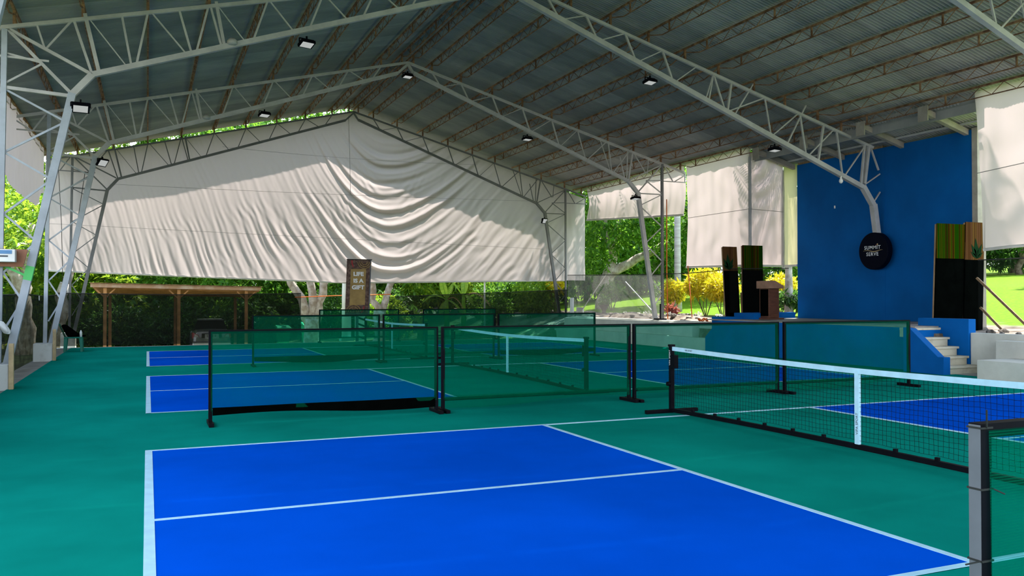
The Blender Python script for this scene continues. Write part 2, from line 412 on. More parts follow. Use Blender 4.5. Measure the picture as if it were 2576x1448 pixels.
# ================================================================== ROOF FRAMES
RX, RZ = 7.28, 8.77
def topz(x): return RZ - 0.2425*(RX-x) if x <= RX else RZ - 0.278*(x-RX)
def botl(x): return 5.73 + 0.339*(x+0.94)
def botr(x): return 8.47 - 0.382*(x-7.45)
FY = {'near': 6.5, 'A': 13.9, 'B': 21.4, 'C': 28.8}
PURL_L = [-3.12, -2.2, -1.1, 0.0, 1.1, 2.2, 3.3, 4.4, 5.45, 6.45, 7.1]
PURL_R = [7.46, 8.05, 9.0, 10.05, 11.1, 12.15, 13.15, 14.25, 15.25, 16.35, 17.16]
def frame(key, label, mat, colmat, right=True, left=True, stage=False):
    y = FY[key]
    f = empty('roof_frame', (0, y, 0), 0, label, 'roof truss', 'steel portal frames of the hall')
    kk = {'web_bar': .66, 'outrigger_bar': .72, 'lacing_bar': .70, 'top_chord': .68, 'bottom_chord': .84, 'knee_bar': .88, 'ridge_bar': .8}
    B = lambda n, a, b, w, m=mat: bar(n, (a[0], 0, a[1]), (b[0], 0, b[1]), w*kk.get(n, 1)*(.82 if key == 'C' else 1), m, f)
    T = lambda x: (x, topz(x))
    BL = lambda x: (x, botl(x)); BR = lambda x: (x, botr(x))
    if left:
        B('top_chord', T(-3.12), (RX, RZ), 0.10)
        B('bottom_chord', BL(-0.94), BL(6.96), 0.12)
        B('ridge_bar', BL(6.96), (RX, RZ-0.05), 0.09)
        B('knee_bar', (-1.27, 5.33), (-0.94, 5.73), 0.13)
        B('column_inner', (-1.27, 5.35), (-2.28, 0.42), 0.13, colmat)
        B('column_outer', (-2.35, 6.4), (-2.42, 0.42), 0.09, colmat)
        for a, b, w in [((-2.30, 6.40), (-1.27, 5.33), .08), ((-2.30, 6.42), (-1.0, 5.76), .08),
                        ((-2.35, 5.36), (-1.27, 5.30), .09), ((-2.35, 5.98), (-1.76, 5.86), .05), ((-2.32, 5.45), (-1.76, 5.84), .05),
                        (T(-1.85), (-1.72, 6.13), .05), (T(-1.28), (-1.70, 6.12), .05),
                        (T(-1.25), (-.95, 5.75), .07), ((-1.07, topz(-1.07)+.1), (-.83, 5.78), .10),
                        (T(-1.0), (-.35, 5.93), .03), (T(-.45), (-.28, 5.95), .06), (T(0), (-.2, 5.98), .06),
                        (T(.06), (.7, 6.28), .04), (T(.55), (.78, 6.31), .06), (T(1.08), (.86, 6.34), .06),
                        (T(1.12), (1.33, 6.5), .06), ((1.22, topz(1.22)+.08), (1.38, 6.51), .09), (T(1.25), (1.78, 6.65), .03)]:
            B('web_bar', a, b, w)
        for t in (2.2, 3.3, 4.4, 5.45, 6.45):
            B('web_bar', T(t), BL(t-.28), .055)
            if t < 6: B('web_bar', T(t+.03), BL(t+.52), .04)
        zi = [5.33, 4.82, 4.2, 3.75, 3.1, 2.62, 2.05, 1.55, 1.0]
        for k in range(len(zi)-1):
            a, b = zi[k], zi[k+1]
            xin = lambda z: -1.27 + (z-5.33)*(1.01/4.9)
            xo = lambda z: -2.35
            p, q = ((xo(a), a), (xin(b), b)) if k % 2 == 0 else ((xin(a), a), (xo(b), b))
            B('lacing_bar', p, q, .05, colmat)
        for a, b in [((-3.12, 5.93), (-1.65, 5.90)), ((-3.12, topz(-3.12)), (-3.12, 5.93)), (T(-2.4), (-2.72, 5.93)), ((-3.1, topz(-3.1)-.1), (-2.76, 5.93))]:
            B('outrigger_bar', a, b, .05)
    if right and not stage:
        B('top_chord', (RX, RZ), T(17.35), 0.10)
        B('bottom_chord', BR(7.45), (15.04, 5.57), 0.12)
        B('ridge_bar', BR(7.45), (RX, RZ-0.05), 0.09)
        B('knee_bar', (15.04, 5.57), (15.42, 5.18), 0.13)
        B('column_inner', (15.42, 5.2), (16.12, 0.80), 0.13)
        B('column_outer', T(16.40), (16.40, 0.80), 0.08, 'steel_dark')
        for a, b, w in [((16.38, 6.18), (15.42, 5.2), .06), ((16.38, 6.2), (15.08, 5.6), .06), ((15.42, 5.17), (16.4, 5.17), .06),
                        ((15.04, 5.57), T(15.22), .08), ((14.98, 5.6), T(15.02), .05), ((14.90, 5.64), (14.72, 6.38), .05),
                        ((14.4, 5.82), T(14.27), .05), ((14.35, 5.84), T(13.95), .04), ((14.45, 5.82), T(15.1), .05), ((13.4, 6.2), T(13.1), .05),
                        ((13.45, 6.18), T(14.2), .05), ((15.25, T(15.25)[1]), (15.75, 5.86), .05), ((15.8, 5.86), T(15.85), .04)]:
            B('web_bar', a, b, w)
        for t, tn in ((8.05, 9.0), (9.0, 10.05), (10.05, 11.1), (11.1, 12.15), (12.15, 13.1)):
            B('web_bar', T(t), BR(t+.27), .06)
            B('web_bar', BR(t+.3), T(tn), .035)
        zi = [5.17, 4.75, 4.05, 3.45, 2.85, 2.3, 1.75, 1.3]
        for k in range(len(zi)-1):
            a, b = zi[k], zi[k+1]
            xin = lambda z: 15.42 + (5.2-z)*(0.70/4.4)
            p, q = ((16.4, a), (xin(b), b)) if k % 2 == 0 else ((xin(a), a), (16.4, b))
            B('lacing_bar', p, q, .045)
        for a, b in [((16.4, 5.64), (17.35, 5.64)), ((17.35, topz(17.35)), (17.35, 5.62)), (T(16.47), (16.85, 5.64)), ((16.9, 5.64), (17.33, 5.88)), ((15.75, 5.62), (16.4, 5.2)), ((15.75, 5.62), (16.4, 5.66))]:
            B('outrigger_bar', a, b, .045)
    if stage:
        Tc = lambda x: (x, topz(x)+0.02)
        bs = lambda x: 8.47 - (8.47-4.60)/(17.92-7.45)*(x-7.45)
        BS = lambda x: (x, bs(x))
        B('top_chord', (RX, RZ), T(18.3), 0.10)
        B('bottom_chord', BS(7.45), BS(17.92), 0.14)
        B('ridge_bar', BS(7.45), (RX, RZ-0.05), 0.09)
        B('knee_bar', (17.92, 4.62), (18.30, 4.12), 0.15)
        B('column_inner', (18.30, 4.15), (18.50, 2.9), 0.15)
        for t, tn in ((8.4, 9.4), (9.4, 10.45), (10.45, 11.5), (11.5, 12.5)):
            B('web_bar', T(t), BS(t+.3), .065)
            B('web_bar', BS(t+.33), T(tn), .04)
        for a, b, w in [(T(13.0), BS(13.35), .06), (T(13.55), BS(13.42), .07), (BS(12.85), T(13.0), .05), (BS(13.4), T(14.6), .05), (T(13.0), BS(12.75), .05),
                        ((13.62, bs(13.62)), (14.25, topz(14.25)+.25), .05), (T(14.6), BS(14.8), .05), (BS(14.8), T(15.7), .05),
                        (T(15.75), BS(15.95), .06), (BS(15.3), (15.95, topz(15.95)+.3), .055), (BS(16.0), T(16.9), .05),
                        (T(16.55), BS(16.35), .08), (T(17.0), BS(17.2), .06), (BS(17.25), T(18.05), .05), (BS(17.85), T(18.0), .08), ((17.98, 4.7), T(18.15), .12),
                        ((18.0, 4.68), (18.55, 5.0), .05), ((18.3, 4.2), (18.55, 4.5), .05), (T(18.2), (18.5, 5.1), .06)]:
            B('web_bar', a, b, w)
    return f
frame('A', 'grey steel roof frame whose left column carries the wooden board and white box', 'steel', 'steel_sky_tint', stage=True)
frame('B', 'grey steel roof frame meeting the low white wall, second before the tarp end', 'steel', 'steel_sky_tint')
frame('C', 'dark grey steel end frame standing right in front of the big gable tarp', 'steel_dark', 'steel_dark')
frame('near', 'light grey steel frame crossing the top right corner of the picture', 'steel', 'steel_sky_tint')

# ================================================================== PURLINS (open web joists)
ORD = ['first', 'second', 'third', 'fourth', 'fifth', 'sixth', 'seventh', 'eighth', 'ninth', 'tenth', 'eleventh']
YEND, YBEG = 29.6, -6.0
SUPP = [-8.3, -0.9, 6.5, 13.9, 21.4, 28.8, 36.2]
def purlin(x, side, k, n):
    z = topz(x) + 0.30
    last = 'the eave one of the row' if k == n-1 else ORD[k] + ' down from the ridge'
    lab = 'rusty lattice purlin under the %s roof slope, %s' % (side, last)
    p = empty('purlin', (x, 0, z), 0, lab, 'purlin', 'rusty roof purlins')
    MB().bar((0, YBEG, 0), (0, YEND, 0), 0.042, 0.042).build('top_rail', 'rust', p)
    mb = MB(); low = MB()
    D = 0.24
    for s in range(len(SUPP)-1):
        a, b = max(YBEG, SUPP[s]+0.05), min(YEND, SUPP[s+1]-0.05)
        if b - a < 1.0: continue
        lo0, lo1 = a+0.55, b-0.55
        low.bar((0, lo0, -D), (0, lo1, -D), 0.022); low.bar((0, a, -0.10), (0, lo0, -D), 0.022); low.bar((0, lo1, -D), (0, b, -0.10), 0.022)
        m = max(2, int(round((lo1-lo0)/0.30))); st = (lo1-lo0)/m
        for i in range(m):
            y0 = lo0+i*st
            if i % 2 == 0: mb.bar((0, y0, -D), (0, y0+st, -0.02), 0.011)
            else: mb.bar((0, y0, -0.02), (0, y0+st, -D), 0.011)
            if i % 8 == 4: mb.bar((0, y0, -D), (0, y0, -0.02), 0.03)
    for yy in SUPP[2:-1]: bar('support_stub', (0, yy, -0.30), (0, yy, -0.02), 0.05, 'rust', p)
    low.build('bottom_rail', 'rust', p)
    mb.build('lattice_web', 'rust', p)['kind'] = 'stuff'
for k, x in enumerate(reversed(PURL_L)): purlin(x, 'left', k, len(PURL_L))
for k, x in enumerate(PURL_R): purlin(x, 'right', k, len(PURL_R))

# ================================================================== CEILING: corrugated sheets
RO = 0.375
cap = MB()
cap.prism([(RX-0.25, RZ+RO-0.05), (RX, RZ+RO+0.03), (RX+0.25, RZ+RO-0.05), (RX, RZ+RO+0.04)], 'y', -6.2, 29.85)
ceiling = tag(cap.build('ceiling', 'roof_metal'), kind='structure')
PITCH = 0.0887; NC = 12; SW = PITCH*NC
def sheet_mesh(L, name):
    n = NC*8
    v = []; f = []
    for i in range(n+1):
        y = SW*i/n; z = 0.036*math.sin(2*PI*y/PITCH)
        v += [(0, y, z), (L, y, z)]
    for i in range(n): f.append((2*i, 2*i+1, 2*i+3, 2*i+2))
    me = bpy.data.meshes.new(name); me.from_pydata(v, [], f); me.materials.append(MATS['roof_metal'])
    me.polygons.foreach_set('use_smooth', [True]*len(me.polygons))
    return me
def sheets(x0, x1, ybeg, yend, flip, zoff):
    sl = 0.2425 if x1 <= RX+0.01 else -0.278
    ang = -math.atan(sl); L = (x1-x0)/math.cos(ang)
    me = sheet_mesh(L, 'roof_sheet')
    n = int(math.ceil((yend-ybeg)/SW))
    for i in range(n):
        o = bpy.data.objects.new('roof_sheet', me); C.objects.link(o); o.parent = ceiling
        o.location = (x0, ybeg+i*SW, topz(x0)+RO+zoff+0.004*(i % 2)); o.rotation_euler = (0, ang, 0)
sheets(RX-5.4, RX, -6.2, 29.8, 0, 0.02)
sheets(RX-10.65, RX-5.2, -6.2, 29.8, 0, 0.0)
sheets(RX, RX+5.4, -6.2, 29.8, 0, 0.02)
sheets(RX+5.2, RX+10.24, -6.2, 29.8, 0, 0.0)
sheets(RX+10.15, RX+11.75, 10.5, 17.94, 0, -0.17)
tag(MB().box(17.49, 17.53, 9.95, 17.95, 5.86, 6.33).build('trim_3', 'roof_metal'), kind='structure')
tag(MB().box(18.66, 18.80, 13.9, 17.22, 5.72, 5.84).build('trim_2', 'wood'), kind='structure')

# ================================================================== STAGE SIDE
# low white walls along the hall edge
tag(MB().box(15.42, 15.62, 17.59, 27.9, -0.1, 0.38).box(15.62, 15.90, 18.55, 27.4, -0.1, 0.80).build('wall_side_low', 'concrete_white', bevel=0.012), kind='structure')
tag(MB().box(15.90, 16.35, 17.6, 27.4, 0.5, 0.84).build('wall_side_cap', 'concrete_white', bevel=0.012), kind='structure')
st = empty('stage', (15.42, 13.5, 0), 0, 'blue concrete stage platform below the round black sign', 'stage')
P = keep
P(MB().prism([(9.95, -0.1), (17.58, -0.1), (17.58, 0.42), (16.95, 0.93), (9.95, 0.93)], 'x', 15.40, 15.62).build('front_wall', 'stage_blue', st))
P(MB().box(15.62, 16.4, 9.95, 17.55, -0.1, 0.93).box(16.4, 18.59, 10.95, 17.55, -0.1, 0.93).build('platform', 'stage_blue', st))
P(MB().box(15.40, 16.4, 10.0, 17.5, 0.93, 0.96).box(16.4, 18.59, 10.97, 17.5, 0.93, 0.96).build('stage_deck', 'stage_floor', st))
P(MB().box(16.25, 16.50, 16.4, 17.55, 0.96, 1.14).box(16.25, 18.59, 17.30, 17.55, 0.96, 1.14).build('rear_kerb', 'stage_blue', st))
P(MB().box(15.62, 16.25, 16.9, 17.55, 0.96, 1.03).build('kerb_step', 'stage_blue', st))
# back wall
tag(MB().box(18.62, 18.85, 11.10, 17.22, 0.5, 5.72).build('wall_stage_back', 'wall_blue'), kind='structure')
tag(MB().box(18.60, 18.88, 10.95, 11.10, 0.5, 5.75).build('trim_1', 'wood_rafter'), kind='structure')
MB().box(18.612, 18.63, 13.80, 13.88, 1.0, 5.70).build('wall_seam', 'wall_blue', bpy.data.objects['wall_stage_back'])
# timber rafters under the stage roof
for i, (y, lab) in enumerate([(11.25, 'pale timber rafter end nearest the right hand tarp'), (13.2, 'pale timber rafter just right of the frame over the blue wall'),
                              (15.3, 'pale timber rafter left of the frame over the blue wall'), (17.35, 'pale timber rafter above the yellowish tarp strip')]):
    r = MB(); r.prism([(17.15, topz(17.15)-0.02), (18.61, topz(18.61)-0.02), (18.61, topz(18.61)+0.12), (17.15, topz(17.15)+0.12)], 'y', y-0.06, y+0.06)
    r = tag(r.build('rafter', 'wood_rafter'), lab, 'rafter', 'timber rafters over the stage')
    MB().box(17.12, 17.15, y-0.14, y+0.14, topz(17.15)-0.20, topz(17.15)+0.16).build('end_plate', 'wood_rafter', r)
for x, lab in ((17.75, 'thin steel rail under the stage roof nearest the hall'), (18.35, 'thin steel rail under the stage roof nearest the blue wall')):
    tag(MB().bar((x, 10.2, topz(x)+0.14), (x, 17.8, topz(x)+0.14), 0.05).build('steel_rail', 'steel'), lab, 'rail', 'rails under the stage roof')

# stairs up to the stage
sx0, sx1 = 15.22, 16.12
stairs = empty('staircase', (15.7, 9.2, 0), 0, 'cream concrete steps with blue side walls leading up to the stage', 'stairs')
PS = keep
tr = [(9.02, 0.17), (9.27, 0.35), (9.51, 0.54), (9.74, 0.73), (9.97, 0.93)]
for k, (y, z) in enumerate(tr):
    xr = sx1 + (0.03 if k == 0 else 0)
    PS(MB().box(sx0+0.02, xr, y-0.03, y+0.30, z-0.05, z).build('tread', 'stair_cream', stairs, bevel=0.006))
    PS(MB().box(sx0+0.03, xr-0.04, y, y+0.30, max(-0.05, z-0.20), z-0.05).build('riser', 'stair_cream', stairs))
PS(MB().prism([(8.98, -0.05), (10.0, -0.05), (10.0, 0.95), (9.82, 0.93), (9.12, 0.36), (8.98, 0.36)], 'x', sx0-0.17, sx0+0.02).build('side_wall', 'stage_blue', stairs, bevel=0.008))
PS(MB().box(sx1, sx1+0.22, 9.25, 10.55, -0.05, 1.13).build('parapet', 'stage_blue', stairs, bevel=0.01))

# white walls and bench right of the stairs
tag(MB().prism([(16.34, -0.1), (16.34, 0.84), (16.16, 0.84), (16.16, -0.1)], 'y', 2.0, 9.24).build('wall_side_near', 'concrete_white', bevel=0.012), kind='structure')
tag(MB().box(15.75, 16.16, 2.0, 8.35, -0.1, 0.72).build('wall_side_step', 'concrete_white', bevel=0.012), kind='structure')
tag(MB().box(14.70, 15.75, 2.0, 7.95, -0.1, 0.39).build('wall_bench', 'concrete_white', bevel=0.012), kind='structure')
tag(MB().box(15.42, 16.2, 2.0, 9.9, -0.2, 0.004).build('floor_apron', 'concrete_grey'), kind='structure')
tag(MB().box(-2.72, -2.25, -9, 27.3, -0.3, -0.02).build('floor_edge', 'concrete_grey'), kind='structure')
tag(MB().box(-2.72, 15.42, 27.15, 27.75, -0.3, -0.02).build('floor_strip', 'concrete_grey'), kind='structure')

# concrete pedestals of the left columns
for key, lab, m in (('A', 'chipped white concrete pedestal under the column with the wooden board', 'pedestal_paint'),
                    ('B', 'chipped white concrete pedestal left of the green chair, under the middle column', 'pedestal_paint'),
                    ('C', 'grey concrete pedestal half hidden behind the green chair', 'concrete_white')):
    y = FY[key] - 0.05
    p = tag(MB().box(-2.66, -2.22, y-0.26, y+0.26, -0.1, 0.44).build('column_pedestal', m, bevel=0.015), lab, 'pedestal', 'column pedestals on the left')
for key, lab in (('A', 'upright bare timber plank against the nearest white pedestal'), ('B', 'upright bare timber plank beside the pedestal near the chair')):
    y = FY[key] - 0.05
    tag(MB().box(-2.215, -2.14, y-0.30, y-0.20, 0.0, 0.80).build('timber_plank', 'wood_pale', bevel=0.004), lab, 'plank')

# ================================================================== TARPS
def sstep(a, b, t):
    t = min(1, max(0, (t-a)/(b-a))); return t*t*(3-2*t)
_rng = random.Random(5)
_ph = [[_rng.uniform(0, 6.28) for _ in range(6)] for _ in range(6)]
def gnoise(u, v, k=0):
    p = _ph[k]
    return (math.sin(1.7*u+2.3*v+p[0]) + math.sin(2.9*u-1.3*v+p[1]) + math.sin(-1.1*u+3.7*v+p[2]) + .6*math.sin(5.3*u+2.2*v+p[3]))/3.6
# big tarp closing the gable end
def gable_fn(u, v):
    x = -3.15 + u*19.63
    zb = lerp(2.53, 2.18, (x+3.15)/10.3) if x < 7.15 else lerp(2.18, 2.34, (x-7.15)/9.3)
    zt = topz(x) + 0.03
    z = zb + v*(zt-zb)
    x0 = 8.75
    dx = x-x0
    s = z - (0.60*(math.hypot(dx, .35)-.35)**1.58 if dx < 0 else 0.344*(math.hypot(dx, .35)-.35)**1.54)
    sag = sstep(0.0, 0.12, u)*sstep(1.0, 0.9, u)
    big = math.exp(-((x-8.7)/(2.1 if x < 8.7 else 3.0))**2)*sstep(8.4, 7.2, z)*sstep(2.2, 3.0, z)*(0.55+0.65*gnoise(s*2.1, x*.3, 4)+0.35*math.sin(s*2.7+1))
    ph = 2*PI*s/0.62 + 1.3*gnoise(x*.35, z*.5, 0)
    d = 0.13*big*(math.sin(ph)*0.8 + 0.35*math.sin(2.1*ph+1))
    side = (1-0.8*math.exp(-((x-8.7)/2.0)**2))
    low = sstep(7.6 - abs(dx)*0.33, 5.6 - abs(dx)*0.33, z)
    ph2 = 2*PI*s/(1.15) + 2.2*gnoise(x*.6, z*.3, 1)
    d += 0.030*side*(0.2+0.8*low)*(math.sin(ph2) + 0.5*math.sin(2.3*ph2+.6))*(0.6+0.6*gnoise(x*.8, z*.6, 2))
    d += 0.016*math.sin(2*PI*s/(0.30+0.30*side)+3*gnoise(x, z, 3))*(0.25+0.75*low)*(0.5+gnoise(x*1.1, z*1.4, 4))
    d += 0.08*gnoise(x*.28, z*.35, 5) + 0.10*sag*math.sin(PI*v)
    return (x, 29.0 + d*sstep(0, 0.03, 1-v), z)
tp = tag(MB().grid(gable_fn, 640, 210).build('gable_tarp', 'tarp', smooth=True), 'huge wrinkled white tarp closing the gable end of the hall', 'tarp')
hem = MB(); hem.tube([(gable_fn(i/30, 0)[0], 29.0, gable_fn(i/30, 0)[2]) for i in range(31)], 0.03, 8)
hem.build('hem_pipe', 'concrete_white', tp)
for (xa, za, xb, zb, sg) in [(-3.1, 4.12, 15.4, 3.66, .0), (-1.2, 5.55, 15.3, 5.68, -.05), (2.5, 7.1, 12.4, 7.05, -.1)]:
    r = MB(); r.tube([(xa+(xb-xa)*t/12, 28.90, za+(zb-za)*t/12 + 4*sg*(t/12)*(1-t/12)) for t in range(13)], 0.005, 5)
    r.build('stay_rope', 'rope_grey', tp)
r = MB(); r.tube([(7.1, 28.88, 8.6), (7.15, 28.88, 7.0), (7.18, 28.88, 5.6)], 0.008, 5); r.build('stay_rope', 'rope_grey', tp)

def tarp(fn, nu, nv, mat, label, name='tarp_curtain', pipe=True, group='side tarps'):
    o = tag(MB().grid(fn, nu, nv).build(name, mat, smooth=True), label, 'tarp', group)
    if pipe:
        h = MB(); h.tube([fn(i/16, 0) for i in range(17)], 0.035, 8); h.build('hem_pipe', 'concrete_white', o)
    return o
def fold(u, w, v, amp, k): return amp*(math.sin(2*PI*u/w + 2*gnoise(u*.9, v*1.3, k)) + 0.4*math.sin(2*PI*u/(w*.43)+1))
def corner_fn(u, v):
    x = 16.46 + u*0.98; zb = 2.35; zt = topz(x)-0.05; z = zb+v*(zt-zb)
    return (x, 29.0 + 0.02*gnoise(x*4, z*1.5, 2), z)
tarp(corner_fn, 16, 50, 'tarp', 'narrow white tarp strip right of the end frame column', pipe=False)
def side1(u, v):
    y = 28.55 - u*7.15; zb = lerp(4.92, 4.50, u); z = zb + v*(6.27-zb)
    return (17.30 + fold(y, 0.9, z, 0.025, 1)*(1-v*.6) + 0.10*math.sin(PI*v), y, z)
tarp(side1, 140, 24, 'tarp_side', 'short rolled up white tarp over the opening with the trees')
def side2(u, v):
    y = 21.28 - u*3.43; zb = lerp(2.66, 2.60, u); z = zb + v*(6.27-zb)
    return (17.30 + fold(y, 1.1, z, 0.015, 2) + 0.06*math.sin(PI*v), y, z)
s2 = tarp(side2, 80, 60, 'tarp_side', 'tall pinkish white tarp left of the stage, behind the dark panels')
MB().tube([(17.24, 21.25-i*.34, 4.36-0.0*i) for i in range(11)], 0.008, 5).build('stay_rope', 'rope_grey', s2)
def side3(u, v):
    x = 17.30 + u*1.30; zb = 2.6; zt = lerp(6.16, 5.80, u); z = zb+v*(zt-zb)
    c = math.hypot((x-17.3), z-6.0)
    return (x, 17.86 + 0.05*math.sin(2*PI*c/0.5)*sstep(2.6, 0.2, c)*sstep(0.05, .3, u) + 0.02*gnoise(x*3, z*2, 3), z)
s3 = tarp(side3, 40, 70, 'tarp_side', 'white tarp with palm frond shadows turning in towards the stage wall')
MB().tube([(17.3, 17.82, 4.36), (18.6, 17.82, 4.32)], 0.008, 5).build('stay_rope', 'rope_grey', s3)
def side4(u, v):
    y = 17.86 - u*0.62; zb = 2.6; zt = 5.76; z = zb+v*(zt-zb)
    return (18.64 + 0.015*gnoise(y*5, z*2, 4), y, z)
tarp(side4, 14, 60, 'tarp_yellow', 'yellowish tarp strip hanging beside the left edge of the blue wall')
def side5(u, v):
    y = 10.0 - u*2.1; zb = lerp(2.66, 2.75, u); z = zb+v*(6.27-zb)
    yy = y - 0.55*(1-v)*0.35*sstep(.12, 0, u)
    return (17.30 + fold(y, 1.6, z, 0.02, 3) + 0.05*math.sin(PI*v), yy, z)
s5 = tarp(side5, 60, 50, 'tarp_side', 'tall pinkish white tarp at the right edge, right of the blue wall')
MB().tube([(17.24, 9.9-i*.16, 4.40+0.01*i) for i in range(13)], 0.008, 5).build('stay_rope', 'rope_grey', s5)
def left1(u, v):
    y = 27.6 - u*13.0
    zb = 4.45 + 0.55*sstep(.15, 0, u) - 0.1*math.sin(PI*u) + 0.5*sstep(.45, .9, u)
    zt = topz(-3.1)+0.2; z = zb+v*(zt-zb)
    return (-3.10 + fold(y, 1.3, z, 0.02, 4), y, z)
tarp(left1, 120, 24, 'tarp', 'rolled up pale tarp hanging under the left eave', pipe=False)
# corner posts of the openings
for x, y, z0, z1, lab in ((17.3, 17.85, 2.5, 6.0, 'grey pipe post at the corner where the side tarp turns in'),
                          (18.62, 17.86, 2.5, 5.66, 'grey pipe post between the white tarp and the yellowish strip'),
                          (-3.12, 28.8, -0.2, 6.2, 'thin grey post at the left edge of the gable tarp')):
    tag(MB().bar((x, y, z0), (x, y, z1), 0.07).build('pipe_post', 'steel'), lab, 'post', 'pipe posts of the openings')

# ================================================================== SHADE NETS
def net(fn, nu, nv, mat, label, rope=True, group='shade nets'):
    o = tag(MB().grid(fn, nu, nv).build('shade_net', mat, smooth=True), label, 'net', group)
    if rope:
        MB().tube([fn(i/24, 1) for i in range(25)], 0.013, 6).build('top_rope', 'rope_dark', o)
    return o
net(lambda u, v: (-2.70 + 0.03*math.sin(9*u*3), 5 + u*22.3, -0.05 + v*(1.76 - 0.05*abs(math.sin(3*PI*u)))), 60, 3, 'net_dense', 'black shade net along the left side behind the column pedestals')
net(lambda u, v: (-2.68 + u*7.75, 27.35 + 0.03*math.sin(14*u), 0.05 + v*(1.72 - 0.05*math.sin(PI*u))), 50, 3, 'net_mid', 'black shade net in front of the carport and the grey car')
net(lambda u, v: (8.6 + u*7.75, 28.5 + 0.03*math.sin(14*u), lerp(-.05, .80, (u-.6)/.4)*(1-v) + v*(1.64 + 0.30*u)), 50, 3, 'net_black', 'dark shade net in front of the banana plants')
net(lambda u, v: (16.44, 28.7 - u*7.25, 0.84 + v*(lerp(2.56, 2.40, u)-0.84)), 30, 3, 'net_light', 'light grey shade net between the two right columns, lawn behind')
def stage_net(u, v):
    pts = [(16.42, 21.4), (16.42, 17.62), (18.6, 17.45)]
    t = u*1.6
    x, y = (lerp(16.42, 16.42, t), lerp(21.4, 17.62, t)) if t < 1 else (lerp(16.42, 18.6, (t-1)/.6), lerp(17.62, 17.60, (t-1)/.6))
    return (x, y, 1.0 + v*(lerp(2.42, 2.52, u)-1.0-0.04*math.sin(PI*min(1, t))))
net(stage_net, 32, 3, 'net_thin', 'thin shade net in front of the yellow shrubs beside the stage')
net(lambda u, v: (17.38, 10.0 - u*8, 0.85 + v*(2.44-0.85)), 20, 3, 'net_thin', 'thin shade net under the right tarp, bright lawn behind')

# ================================================================== GREEN COURT SCREENS
SH = 1.19
def screen(x0, x1, y, label, bottom_rail=True, fab='screen_green', rz=0.0, hem=0.16, group='green court divider screens', z0=0.0):
    L = x1-x0
    s = empty('court_screen', (x0, y, z0), rz, label, 'screen', group)
    t = 0.045
    for xx in (t/2, L-t/2):
        MB().box(xx-t/2, xx+t/2, -t/2, t/2, 0.03, SH).build('post', 'black_metal', s)
        ft = MB().box(xx-0.03, xx+0.03, -0.24, 0.24, 0.0, 0.045).build('foot', 'black_metal', s, bevel=0.004)
    MB().box(t, L-t, -t/2, t/2, SH-t, SH).build('top_rail', 'black_metal', s)
    if bottom_rail:
        MB().box(t, L-t, -t/2, t/2, 0.15, 0.15+t).build('bottom_rail', 'black_metal', s)
    ph = x0*3.1+y
    f = lambda u, v: (t*.6 + u*(L-t*1.2), -t/2-0.006 + 0.012*math.sin(7*u+ph)*math.sin(PI*v), 0.17 + v*(SH-0.19))
    MB().grid(f, 24, 6).build('mesh_fabric', fab, s, smooth=True)
    g = lambda u, v: (t + u*(L-2*t), -t/2-0.02 + 0.015*math.sin(11*u+ph), (0.20-hem*(0.75+0.25*math.sin(5*u+ph)))*(1-v) + v*0.22)
    MB().grid(g, 24, 2).build('loose_hem', 'black_cloth' if not bottom_rail else 'screen_green', s, smooth=True)
    return s
R1 = 7.75
screen(0.72, 3.74, R1, 'leftmost green mesh screen of the nearest full row', bottom_rail=False, hem=0.13)
screen(3.80, 6.86, R1+0.02, 'green mesh screen second from the left in the nearest full row')
screen(6.90, 9.72, R1, 'green mesh screen third from the left, behind the near net post')
screen(9.76, 12.62, R1-0.08, 'rightmost green mesh screen of the nearest full row, in front of the stage')
R2 = 17.05
screen(2.26, 5.30, R2, 'leftmost green mesh screen of the middle row', bottom_rail=False, hem=0.15)
screen(5.40, 8.40, R2+0.1, 'centre green mesh screen of the middle row, below the banner')
screen(8.46, 11.36, R2, 'rightmost green mesh screen of the middle row', bottom_rail=False, hem=0.14)
R3 = 27.0
screen(5.64, 8.58, R3, 'far green mesh screen right below the banner')
screen(9.50, 12.44, R3, 'far green mesh screen in front of the banana plants')
nr = screen(2.425, 5.45, -1.66, 'close green mesh screen cut off at the bottom right corner', fab='screen_near', group='green court divider screens')
MB().box(-0.002, 0.0, -0.021, 0.021, 0.05, SH-0.004).build('grey_side', 'grey_face', nr)  # thin lighter grey face on one side of the post
for z, a in ((SH-0.012, 1), (0.985, 0), (0.76, -1), (0.47, 1)):
    tb = MB(); tb.box(-0.004, 0.049, -0.027, 0.027, z-0.004, z+0.002)
    if a == 1: tb.bar((0.02, -0.027, z), (-0.01, -0.05, z+0.06), 0.004)
    if a == 0: tb.bar((0.045, -0.027, z), (0.07, -0.05, z-0.015), 0.004)
    if a == -1: tb.bar((0.0, -0.02, z), (-0.07, -0.02, z-0.002), 0.004)
    tb.build('cable_tie', 'rope_dark', nr)

